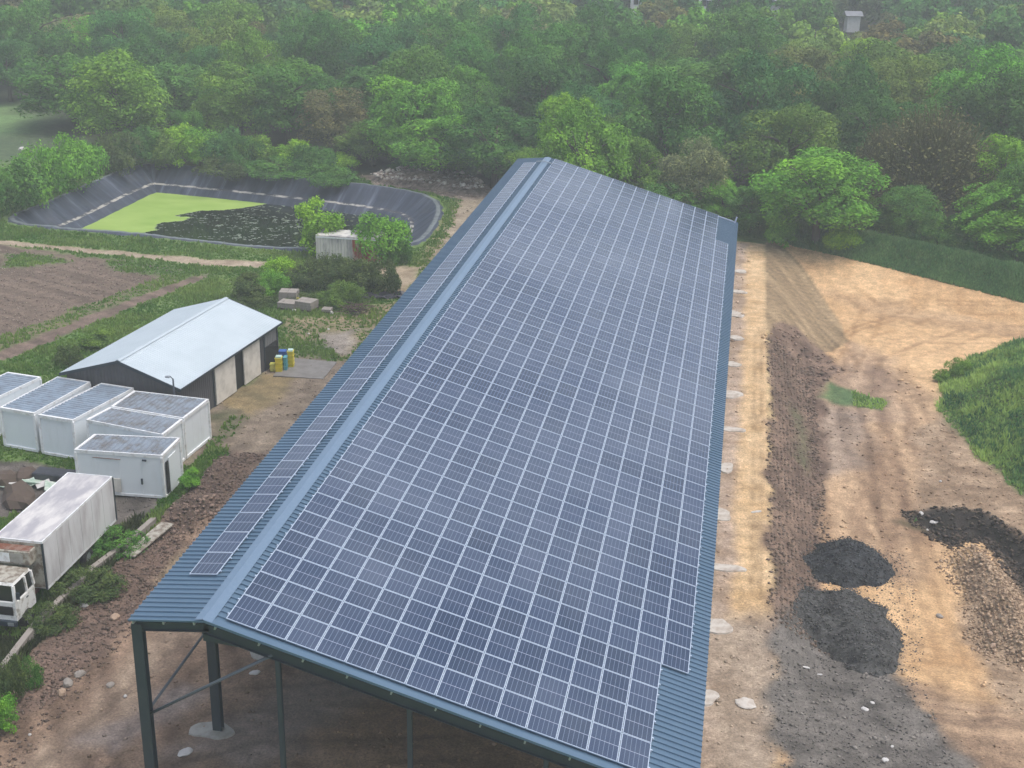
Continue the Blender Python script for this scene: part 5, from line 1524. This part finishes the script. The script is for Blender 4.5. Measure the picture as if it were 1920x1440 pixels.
def twig_crown(name, seed, R, Hc, n=2600, leaf=0.16):
    """bare or barely leafing crown: a fan of fine twigs with sparse buds"""
    r = np.random.default_rng(seed)
    cen_ = np.array([0, 0, -0.25 * Hc])
    u = r.normal(size=(n, 3)); u[:, 2] = np.abs(u[:, 2]) * 1.1 + 0.05; u /= np.linalg.norm(u, axis=1)[:, None]
    tip = u * np.array([R, R, Hc * 0.98]) * (0.72 + 0.30 * r.random(n))[:, None]
    root = tip * (0.45 + 0.25 * r.random(n))[:, None] + r.normal(size=(n, 3)) * 0.12 * R
    root[:, 2] = np.maximum(root[:, 2], 0.05 * Hc); tip[:, 2] = np.maximum(tip[:, 2], 0.1 * Hc)
    d = tip - root; s = np.cross(d, r.normal(size=(n, 3))); s /= np.linalg.norm(s, axis=1)[:, None]
    w = 0.035
    V = np.stack([root - s * w, root + s * w, tip + s * w * .3, tip - s * w * .3], 1).reshape(-1, 3)
    nb = n * 2
    pk = r.integers(0, n, nb); f = r.uniform(0.3, 1.05, nb)[:, None]
    p = root[pk] * (1 - f) + tip[pk] * f + r.normal(size=(nb, 3)) * 0.25
    nn = r.normal(size=(nb, 3)); nn /= np.linalg.norm(nn, axis=1)[:, None]
    t = np.cross(nn, r.normal(size=(nb, 3))); t /= np.linalg.norm(t, axis=1)[:, None]; b_ = np.cross(nn, t)
    sc = leaf * r.uniform(.4, 1.1, nb)[:, None]
    V2 = np.stack([p - t * sc, p - b_ * sc * .5, p + t * sc, p + b_ * sc * .5], 1).reshape(-1, 3)
    V = np.vstack([V, V2]); m_ = n + nb
    lv = np.r_[np.repeat(r.random(n) * 0.4, 4), np.repeat(r.random(nb), 4)]
    return np_mesh(name, V, np.arange(4 * m_).reshape(-1, 4), MT['leaf'], {'leaf': ('POINT', lv), 'clump': ('POINT', np.full(4 * m_, 0.5))})

# unit trees: crown radius 4.5, total height 11
NEAR = []
for k, (nb, sp, op, Hc, R) in enumerate([(30, .15, 0, 9.4, 4.5), (38, .25, .1, 9.8, 4.6), (24, .1, 0, 8.8, 4.9), (44, .3, .2, 9.6, 4.2), (26, .2, .15, 10.2, 3.9), (34, .1, .05, 8.6, 5.0)]):
    NEAR.append((crown_mesh('crown', 500 + k, 30000, R, Hc, 0.120, nb + 8, sp, op), trunk_mesh('trunk', 500 + k, 11, R), R, Hc))
FARM = []
for k, (nb, sp, Hc, R) in enumerate([(20, .2, 9.2, 4.5), (26, .2, 9.6, 4.8), (18, .15, 8.8, 5.0), (24, .3, 10, 4.0)]):
    FARM.append((crown_mesh('crown', 540 + k, 8500, R, Hc, 0.25, nb, sp, .05), trunk_mesh('trunk', 540 + k, 11, R), R, Hc))
TWIG = [(twig_crown('crown', 560 + k, 4.6, 9.0), trunk_mesh('trunk', 560 + k, 11, 4.6), 4.6, 9.0) for k in range(2)]
BUSH = []
for k, (nb, Hc, R, sp) in enumerate([(16, 2.6, 1.9, .3), (20, 2.2, 2.2, .2), (14, 3.2, 1.6, .35)]):
    BUSH.append((crown_mesh('foliage', 580 + k, 9500, R, Hc, 0.070, nb, sp, 0.0, core=0.62), None, R, Hc))

def put_tree(name, kind, x, y, H, R, tint, label, group=None, cat='tree', rz=None):
    cm, tm, R0, Hc0 = kind
    z = zt(x, y)
    t = empty(name, (x, y, z), random.uniform(0, 6.28) if rz is None else rz)
    tag(t, label, cat, group)
    sx, sz = R / R0, H / 11.0
    c = link('crown' if tm else 'foliage', cm, t)
    if tm:
        c.location = (0, 0, H - Hc0 * sz)
        c.scale = (sx * random.uniform(.92, 1.08), sx * random.uniform(.92, 1.08), sz)
        k = link('trunk', tm, t); k.scale = (sx, sx, sz)
    else:
        sz = H / Hc0
        c.location = (0, 0, -0.1)
        c.scale = (sx, sx * random.uniform(.85, 1.1), sz)
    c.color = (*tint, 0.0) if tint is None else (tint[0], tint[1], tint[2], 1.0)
    return t

TINT = {'mid': (0.050, 0.100, 0.036), 'dark': (0.036, 0.078, 0.032), 'bluegreen': (0.042, 0.090, 0.044), 'lime': (0.115, 0.185, 0.030), 'bright': (0.080, 0.158, 0.036),
        'olive': (0.072, 0.104, 0.038), 'yellowish': (0.082, 0.128, 0.036), 'brown': (0.090, 0.076, 0.058), 'reddish': (0.082, 0.074, 0.046), 'greybrown': (0.120, 0.115, 0.090),
        'bramble': (0.048, 0.060, 0.036), 'pale': (0.105, 0.150, 0.062)}
COLWORD = {'mid': 'mid-green', 'dark': 'dark green', 'bluegreen': 'blue-green', 'lime': 'lime green', 'bright': 'bright green', 'olive': 'olive green', 'yellowish': 'yellow-green',
           'brown': 'brownish', 'reddish': 'reddish-brown', 'greybrown': 'grey-brown', 'bramble': 'dull green', 'pale': 'pale green'}
TINT = {k_: tuple(c_ * f_ for c_, f_ in zip(v_, (1.72, 2.12, 1.32))) for k_, v_ in TINT.items()}
PLACED = []
def photo_tree(cx, top, wpx, base, kind, tint, label, name='oak_tree', zb=None, cat='tree'):
    x, y, z = on(cx, base)
    _, _, d = project((x, y, z))
    R = wpx / 2 * d / F_PX * (1.12 if kind[1] else 1.22)
    lo, hi = 0.5, 30
    for _ in range(30):
        m_ = (lo + hi) / 2
        if project((x, y + R * 0.25, z + m_))[1] > top: lo = m_
        else: hi = m_
    put_tree(name, kind, x, y, lo, R, TINT[tint], label, cat=cat)
    PLACED.append((x, y, R))
MAIN = [
 (1530, 262, 225, 452, NEAR[0], 'bright', 'large bright green oak standing in front of the wood right of the barn roof'),
 (1465, 172, 200, 400, NEAR[2], 'olive', 'olive-green domed tree just behind the large bright green oak'),
 (1730, 180, 250, 425, TWIG[0], 'brown', 'big bare purplish-brown twiggy tree at the right of the wood'),
 (1645, 215, 130, 400, TWIG[1], 'brown', 'smaller bare brown tree left of the big bare one'),
 (1695, 335, 125, 458, NEAR[1], 'mid', 'rounded mid-green tree at the wood edge before the big bare tree'),
 (1880, 322, 170, 478, NEAR[3], 'bright', 'light green tree at the right edge of the photo by the sand'),
 (1868, 232, 130, 430, NEAR[4], 'lime', 'vivid lime green tree at the right edge behind the light green one'),
 (1795, 395, 60, 462, NEAR[1], 'dark', 'narrow dark tree squeezed between the rounded tree and the right edge tree'),
 (1292, 240, 130, 425, NEAR[5], 'greybrown', 'pale grey-brown tree above the right end of the barn roof'),
 (1065, 148, 112, 360, NEAR[4], 'lime', 'tall lime green tree rising behind the barn ridge end'),
 (1195, 238, 105, 400, NEAR[4], 'yellowish', 'pointed yellow-green tree behind the middle of the barn gable'),
 (1125, 262, 95, 390, NEAR[3], 'bluegreen', 'blue-green tree close behind the barn gable, left of the pointed one'),
 (1000, 265, 110, 385, NEAR[1], 'yellowish', 'yellow-green tree directly behind the barn ridge cap'),
 (1250, 330, 110, 435, NEAR[3], 'mid', 'mid-green tree at the barn far edge below the grey-brown tree'),
 (1350, 325, 100, 432, NEAR[1], 'bright', 'bright green tree immediately right of the barn far corner'),
 (1405, 340, 95, 438, NEAR[4], 'mid', 'mid-green tree between the barn corner and the large bright oak'),
 (1590, 330, 90, 448, NEAR[5], 'olive', 'olive tree tucked at the right shoulder of the large bright oak'),
 (775, 122, 175, 318, NEAR[0], 'bright', 'tall bright green tree above the rubble heap behind the pond'),
 (828, 200, 180, 342, NEAR[2], 'bright', 'wide bright green tree standing just behind the rubble heap'),
 (925, 185, 190, 352, NEAR[5], 'dark', 'broad dark green tree left of the barn far corner'),
 (700, 215, 120, 312, NEAR[1], 'olive', 'olive tree with sparse crown left of the tall bright tree'),
 (630, 150, 130, 295, NEAR[3], 'brown', 'dusky brownish tree in the wood behind the middle of the pond'),
 (540, 95, 170, 280, NEAR[0], 'mid', 'tall mid-green oak behind the pond, fourth large crown from the left'),
 (455, 105, 170, 278, NEAR[2], 'yellowish', 'yellow-green oak behind the pond, third large crown from the left'),
 (330, 105, 170, 250, NEAR[1], 'mid', 'big mid-green oak behind the pond, second large crown from the left'),
 (255, 60, 150, 225, NEAR[5], 'dark', 'dark green tree behind the second oak from the left'),
 (145, 85, 190, 240, NEAR[3], 'mid', 'large mid-green tree beside the misty clearing at the left'),
 (215, 170, 70, 240, NEAR[4], 'reddish', 'small reddish-brown tree between the two leftmost large crowns'),
 (20, 60, 120, 190, NEAR[2], 'bluegreen', 'misty blue-green tree at the left edge behind the clearing'),
 (830, 20, 150, 160, FARM[1], 'brown', 'misty purplish-brown tree high in the wood above the tall bright tree'),
 (170, 12, 140, 130, FARM[2], 'brown', 'misty brown tree near the top left corner'),
 (1650, 58, 210, 260, NEAR[2], 'olive', 'wide olive-green tree above the big bare brown tree'),
 (1300, 95, 190, 255, NEAR[0], 'mid', 'large mid-green tree high in the wood above the barn right end'),
 (1570, 85, 150, 330, NEAR[5], 'dark', 'broad dark green tree between the olive dome and the wide olive tree'),
 (1895, 95, 130, 215, NEAR[1], 'mid', 'mid-green tree at the right edge, high in the picture'),
]
for k, a in enumerate(MAIN):
    photo_tree(*a, name='bare_tree' if a[4] in TWIG else 'oak_tree')
SHRUBS = [
 (600, 362, 92, 475.5, BUSH[2], 'lime', 'lime green young tree in front of the pond, left of the rusty container', 'tree'),
 (720, 388, 98, 490, BUSH[0], 'bright', 'bright green round bush right of the rusty container', 'bush'),
 (752, 440, 40, 495, BUSH[1], 'mid', 'small mid-green bush at the pond corner side of the round bush', 'bush'),
 (530, 470, 70, 536, BUSH[0], 'lime', 'lime green bush left of the dark bramble mass', 'bush'),
 (512, 500, 60, 552, BUSH[1], 'bright', 'low bright green bush before the lime bush by the track end', 'bush'),
 (462, 505, 60, 560, BUSH[2], 'bramble', 'dull bush left of the lime bush, on the grass by the track end', 'bush'),
 (612, 468, 82, 540, BUSH[1], 'bramble', 'dark bramble bush under the rusty container, left part of the mass', 'bush'),
 (665, 470, 90, 545, BUSH[0], 'bramble', 'dark bramble bush in the middle of the mass below the container', 'bush'),
 (715, 478, 76, 548, BUSH[1], 'bramble', 'dark bramble bush at the right of the mass beside the black sheeting', 'bush'),
 (645, 520, 75, 572, BUSH[1], 'olive', 'low olive scrub in front of the dark bramble mass', 'bush'),
 (625, 540, 60, 572, BUSH[1], 'olive', 'low olive scrub just behind the block pallets', 'bush'),
 (555, 545, 70, 567, BUSH[1], 'bramble', 'flat dull scrub behind the left block pallets', 'bush'),
 (480, 545, 70, 572, BUSH[1], 'bramble', 'flat scrub behind the far end of the shed roof', 'bush'),
 (555, 495, 60, 545, BUSH[2], 'bramble', 'upright dull bush between the lime bush and the brambles', 'bush'),
 (130, 640, 60, 685, BUSH[1], 'bramble', 'brown dead scrub against the left wall of the shed', 'bush'),
 (180, 610, 55, 650, BUSH[2], 'olive', 'taller olive weeds left of the shed roof', 'bush'),
 (1573, 415, 72, 470, BUSH[0], 'lime', 'small lime bush alone on the grass bank before the large oak', 'bush'),
 (1462, 388, 60, 462, BUSH[2], 'bright', 'small bright bush at the foot of the large bright oak', 'bush'),
 (60, 1225, 40, 1285, BUSH[1], 'mid', 'green bush beside the kerb wall in front of the truck', 'bush'),
 (22, 1215, 56, 1320, BUSH[0], 'bramble', 'dull green bush at the left edge below the truck cab', 'bush'),
 (10, 1280, 60, 1370, BUSH[2], 'bright', 'leafy bush in the lower left corner above the kerb wall', 'bush'),
 (220, 985, 100, 1035, BUSH[1], 'mid', 'green ivy-like bush at the rear corner of the truck', 'bush'),
 (170, 1060, 110, 1110, BUSH[1], 'bramble', 'dull bramble scrub along the right side of the truck', 'bush'),
 (100, 1125, 90, 1175, BUSH[1], 'bramble', 'dark scrub beside the truck cab door', 'bush'),
 (355, 870, 40, 915, BUSH[2], 'bright', 'green weeds growing against the end of the nearest crosswise cabin', 'bush'),
 (1800, 668, 50, 700, BUSH[1], 'yellowish', 'yellowish broom bush on the crest of the green mound', 'bush'),
 (1770, 690, 40, 712, BUSH[1], 'yellowish', 'smaller yellowish bush low on the left of the green mound', 'bush'),
 # hedge round the back of the pond, left to right
 (18, 285, 110, 402, BUSH[0], 'mid', 'hedge bush at the left edge beside the pond corner', 'bush'),
 (82, 262, 110, 378, BUSH[1], 'bright', 'second hedge bush from the left beside the pond', 'bush'),
 (150, 240, 100, 356, BUSH[0], 'bright', 'third hedge bush from the left, bright and bulging', 'bush'),
 (222, 240, 80, 322, BUSH[1], 'bramble', 'dusky hedge bush at the back left corner of the pond', 'bush'),
 (285, 232, 80, 308, BUSH[2], 'mid', 'hedge bush right behind the pond back left corner', 'bush'),
 (352, 225, 70, 318, BUSH[2], 'lime', 'lime green hedge bush overhanging the pond back edge', 'bush'),
 (415, 230, 80, 312, BUSH[0], 'bluegreen', 'blue-green hedge bush right of the lime one', 'bush'),
 (478, 242, 80, 312, BUSH[0], 'yellowish', 'yellow-green hedge bush behind the middle of the pond', 'bush'),
 (552, 250, 60, 318, BUSH[2], 'lime', 'pointed lime hedge bush behind the pond', 'bush'),
 (385, 228, 75, 312, BUSH[0], 'bright', 'bright hedge bush just left of the blue-green one behind the pond', 'bush'),
 (250, 228, 85, 312, BUSH[0], 'dark', 'dark hedge bush behind the back left corner of the pond liner', 'bush'),
 (318, 236, 75, 312, BUSH[0], 'olive', 'olive hedge bush between the corner bush and the lime one', 'bush'),
 (448, 246, 75, 318, BUSH[1], 'dark', 'dark hedge bush between the blue-green and yellow-green ones', 'bush'),
 (590, 262, 75, 330, BUSH[0], 'dark', 'dark hedge bush right of the pointed lime one behind the pond', 'bush'),
 (520, 290, 110, 332, BUSH[1], 'mid', 'low wide bramble bank behind the pond middle', 'bush'),
 (420, 288, 110, 322, BUSH[1], 'bramble', 'low dull bramble bank left of the wide one', 'bush'),
 (615, 305, 110, 345, BUSH[1], 'mid', 'low bramble bank ending at the rubble heap', 'bush'),
 (640, 282, 60, 320, BUSH[0], 'lime', 'small lime bush just left of the rubble heap', 'bush'),
]
for a in SHRUBS:
    photo_tree(*a[:7], name='hedge_bush' if a[7] == 'bush' else 'young_tree', cat=a[7])

# dense weeds and dead growth between the truck and the kerb wall
wy_ = lambda x, y: ((x > -14.35) & (x < -13.3) & (y > 6) & (y < 24) | (x < -14.5) & (y < 11)).astype(float)
scatter_grass('kerb_weeds', 9000, (-18, -13.2, 3, 24), (0.15, 0.7), 'tall weeds between the truck and the kerb wall', wy_, 31, cols=((0.045, 0.060, 0.025), (0.10, 0.12, 0.05)), lean=0.9)

# the wood: individual trees filling round the ones above
def excluded(x, y):
    if y < 108 and x < -8: return True
    if x < -60 and y < 152: return True
    if x < -78 and y < 160: return True
    if -66 < x < -8 and y < 115.5: return True
    if -8 <= x < 17.5 and y < 96: return True
    if 17.5 <= x and y < 104.5 - (x - 18) * 0.46: return True
    for hx_, hy_ in H3:
        if abs(x - hx_) < 6.5 and hy_ - 52 < y < hy_ + 7: return True
    if 20 < x < 44 and 214 < y < 226: return True
    return False
CAND = []
rr = random.Random(77)
grid = {}
def free(x, y, R):
    gx_, gy_ = int(x // 8), int(y // 8)
    for a in range(gx_ - 1, gx_ + 2):
        for b in range(gy_ - 1, gy_ + 2):
            for (qx, qy, qr) in grid.get((a, b), ()):
                if math.hypot(qx - x, qy - y) < (R + qr) * 0.80: return False
    return True
def addg(x, y, R):
    grid.setdefault((int(x // 8), int(y // 8)), []).append((x, y, R))
for p in PLACED:
    if p[1] > 94: addg(*p)
tries = 0
for ring_ in range(4):
    for _ in range(9000):
        y = 92 + 330 * rr.random() ** 0.8
        half = 0.40 * (y + 40) + 14
        cx_ = 17.3 - 0.165 * (y + 39)
        x = cx_ + rr.uniform(-half, half)
        if excluded(x, y): continue
        R = [rr.uniform(4.9, 6.8), rr.uniform(3.8, 5.4), rr.uniform(2.8, 3.8), rr.uniform(2.2, 3)][ring_]
        if not free(x, y, R): continue
        addg(x, y, R)
        CAND.append((x, y, R))
def visible_size(c):
    x_, y_, d = project((c[0], c[1], 8))
    return 1e9 if not (-60 < x_ < 1980 and y_ > -120) else d
CAND.sort(key=visible_size)
WORD_X = [(0, 'at the left edge'), (170, 'above the left end of the pond'), (330, 'above the pond back corner'), (480, 'above the left half of the pond'), (640, 'above the middle of the pond'), (790, 'above the pond right end'),
          (930, 'left of the barn ridge end'), (1080, 'above the barn ridge end'), (1220, 'above the barn gable middle'), (1380, 'above the barn far corner'), (1540, 'above the large bright oak'), (1700, 'above the bare tree'), (1830, 'near the right edge'), (9999, 'at the right edge')]
WORD_Y = [(20, 'on the top edge'), (60, 'in the top mist'), (105, 'in the upper rows'), (150, 'in the middle rows'), (200, 'in the lower rows'), (260, 'in the front rows'), (9999, 'at the front edge')]
pal = ['mid'] * 26 + ['dark'] * 22 + ['bluegreen'] * 18 + ['bright'] * 8 + ['yellowish'] * 9 + ['olive'] * 13 + ['lime'] * 1 + ['brown'] * 5 + ['reddish'] * 3 + ['greybrown'] * 4 + ['pale'] * 6
seen = {}
todo = []
n_ind = 300 - len(MAIN)
for k, (x, y, R) in enumerate(CAND[:n_ind]):
    H = R * rr.uniform(1.9, 2.5) + 1.2
    t = rr.choice(pal)
    far_ = y > 175
    kd = rr.choice(FARM if far_ else NEAR)
    if t in ('brown', 'greybrown') and not far_: t = 'bright' if t == 'greybrown' else 'mid'
    px_, py_, _ = project((x, y, zt(x, y) + H * 0.85))
    wxx = next(w for lim, w in WORD_X if px_ < lim); wyy = next(w for lim, w in WORD_Y if py_ < lim)
    size = 'small' if R < 3.4 else ('broad' if R > 4.9 else '')
    todo.append([x, y, H, R, t, kd, size, wxx, wyy, px_])
from collections import defaultdict
grp = defaultdict(list)
for q in todo:
    if len(q[7].split()) >= 6 or len(q[8].split()) >= 6: q[6] = ''
    grp[(q[4], q[6], q[7], q[8])].append(q)
for key, qs in grp.items():
    qs.sort(key=lambda q: q[9])
    t, size, wxx, wyy = key
    for i, q in enumerate(qs):
        pos = '' if len(qs) == 1 else (('left ', 'right ')[i] if len(qs) == 2 else ('leftmost ', 'second ', 'third ', 'fourth ', 'fifth ', 'sixth ')[min(i, 5)])
        lab = ('%s%s %s tree %s, %s' % (pos, size, COLWORD[t], wyy, wxx)).replace('  ', ' ').strip()
        tc = TINT[t]
        j = [rr.uniform(.88, 1.14) for _ in range(3)]
        tc = (tc[0] * j[0], tc[1] * j[1], tc[2] * j[2])
        put_tree('woodland_tree', q[5], q[0], q[1], q[2], q[3], tc, lab, 'trees of the wood behind the barn')

# everything farther: one object of instanced crowns
restp = CAND[n_ind:]
V = np.array([(x, y, zt(x, y)) for x, y, R in restp])
wood_me = bpy.data.meshes.new('distant_wood')
wood_me.from_pydata([tuple(v) for v in V], [], [])
sa = wood_me.attributes.new('size', 'FLOAT', 'POINT'); sa.data.foreach_set('value', [R / 4.6 for *_, R in restp])
wood = link('distant_wood', wood_me); tag(wood, 'misty far part of the wood running to the top of the photo', 'wood', kind='stuff')
wood.color = (1, 1, 1, 0)
ng = bpy.data.node_groups.new('distant_wood', 'GeometryNodeTree')
ng.interface.new_socket('Geometry', in_out='INPUT', socket_type='NodeSocketGeometry')
ng.interface.new_socket('Geometry', in_out='OUTPUT', socket_type='NodeSocketGeometry')
gi, go = ng.nodes.new('NodeGroupInput'), ng.nodes.new('NodeGroupOutput')
iop = ng.nodes.new('GeometryNodeInstanceOnPoints')
join = ng.nodes.new('GeometryNodeGeometryToInstance')
protos = []
for fm in FARM:
    o = next(o for o in bpy.data.objects if o.data == fm[0])
    oi = ng.nodes.new('GeometryNodeObjectInfo'); oi.inputs['Object'].default_value = o; oi.transform_space = 'ORIGINAL'
    ng.links.new(oi.outputs['Geometry'], join.inputs[0])
rv = ng.nodes.new('FunctionNodeRandomValue'); rv.data_type = 'FLOAT_VECTOR'
rv.inputs[0].default_value = (0, 0, 0); rv.inputs[1].default_value = (0, 0, 6.28)
sz = ng.nodes.new('GeometryNodeInputNamedAttribute'); sz.data_type = 'FLOAT'; sz.inputs['Name'].default_value = 'size'
iop.inputs['Pick Instance'].default_value = True
ng.links.new(gi.outputs[0], iop.inputs['Points'])
ng.links.new(join.outputs[0], iop.inputs['Instance'])
ng.links.new(rv.outputs[0], iop.inputs['Rotation'])
ng.links.new(sz.outputs[0], iop.inputs['Scale'])
ng.links.new(iop.outputs[0], go.inputs[0])
md = wood.modifiers.new('distant_wood', 'NODES'); md.node_group = ng

# understorey shrubs along the edge of the wood and between the trunks
rr2 = random.Random(9)
NTH = ['first', 'second', 'third', 'fourth', 'fifth', 'sixth', 'seventh', 'eighth', 'ninth', 'tenth', 'eleventh', 'twelfth'] + [w + '-from-last' for w in ['twelfth', 'eleventh', 'tenth', 'ninth', 'eighth', 'seventh', 'sixth', 'fifth', 'fourth', 'third', 'second']] + ['last']
for k in range(46):
    if k < 24:
        x = 18.5 + k * 1.15 + rr2.uniform(-.5, .5); y = 103.0 - (x - 18) * 0.46 + rr2.uniform(-1, 1.5); where = 'right of the barn'
    else:
        x = -22 + (k - 24) * 1.85 + rr2.uniform(-.5, .5); y = (115.5 if x < -8 else 98.0) + rr2.uniform(-1, 2); where = 'behind the pond and barn'
    t = rr2.choice(['dark', 'mid', 'dark', 'bramble', 'bluegreen', 'bright'])
    lab = '%s low shrub at the foot of the wood %s, number %d from the left' % (COLWORD[t], where, 1 + (k if k < 24 else k - 24))
    put_tree('edge_shrub', rr2.choice(BUSH), x, y, rr2.uniform(1.8, 3.4), rr2.uniform(1.4, 2.4), TINT[t],
             ('%s low shrub, %s in the row %s' % (COLWORD[t], NTH[(k if k < 24 else k - 24)], 'edging the wood ' + where)), 'shrubs at the foot of the wood', cat='bush')

# branch heap and black sheeting near the brambles
x, y, z = on(665, 588)
rb = random.Random(3)
mb = MB()
for k in range(60):
    a, l = rb.uniform(0, 6.28), rb.uniform(.4, 1.2); c0 = (x + rb.uniform(-.9, .9), y + rb.uniform(-.5, .5), z + rb.uniform(0.05, .7))
    mb.tube([c0, (c0[0] + math.cos(a) * l, c0[1] + math.sin(a) * l, c0[2] + rb.uniform(-.2, .4))], 0.035, 4)
tag(mb.build('branch_heap', MT['wood_dark']), 'heap of dead brown branches right of the block pallets', 'branches', kind='stuff')
sx_, sy_, sz_ = on(715, 560)
mb = MB(); n_ = 14
for i in range(n_):
    for j in range(8):
        q = lambda i, j: (sx_ - 1.6 + i * 0.27 + 0.1 * math.sin(j * 1.7), sy_ - 0.8 + j * .22 + i * 0.09, sz_ + 0.12 + 0.14 * math.sin(i * 1.3 + j) + 0.1 * math.sin(j * 2.3))
        mb.face([q(i, j), q(i + 1, j), q(i + 1, j + 1), q(i, j + 1)])
tag(mb.build('black_sheeting', MT['tarp_black'], smooth=True), 'crumpled black plastic sheeting on the ground at the bramble edge', 'sheeting')

# ------------------------------------------------------------------ mist
hz = MB(); hz.box(-905, 905, -905, 1305, -8.5, 37.0)
mt = bpy.data.materials.new('haze'); mt.use_nodes = True; n = mt.node_tree; n.nodes.clear()
o_ = n.nodes.new('ShaderNodeOutputMaterial'); pvn = n.nodes.new('ShaderNodeVolumePrincipled')
pvn.inputs['Color'].default_value = (0.93, 0.97, 1.0, 1); pvn.inputs['Density'].default_value = 0.00085; pvn.inputs['Anisotropy'].default_value = 0.0
n.links.new(pvn.outputs[0], o_.inputs['Volume'])
haze = hz.build('haze', mt); tag(haze, kind='stuff')
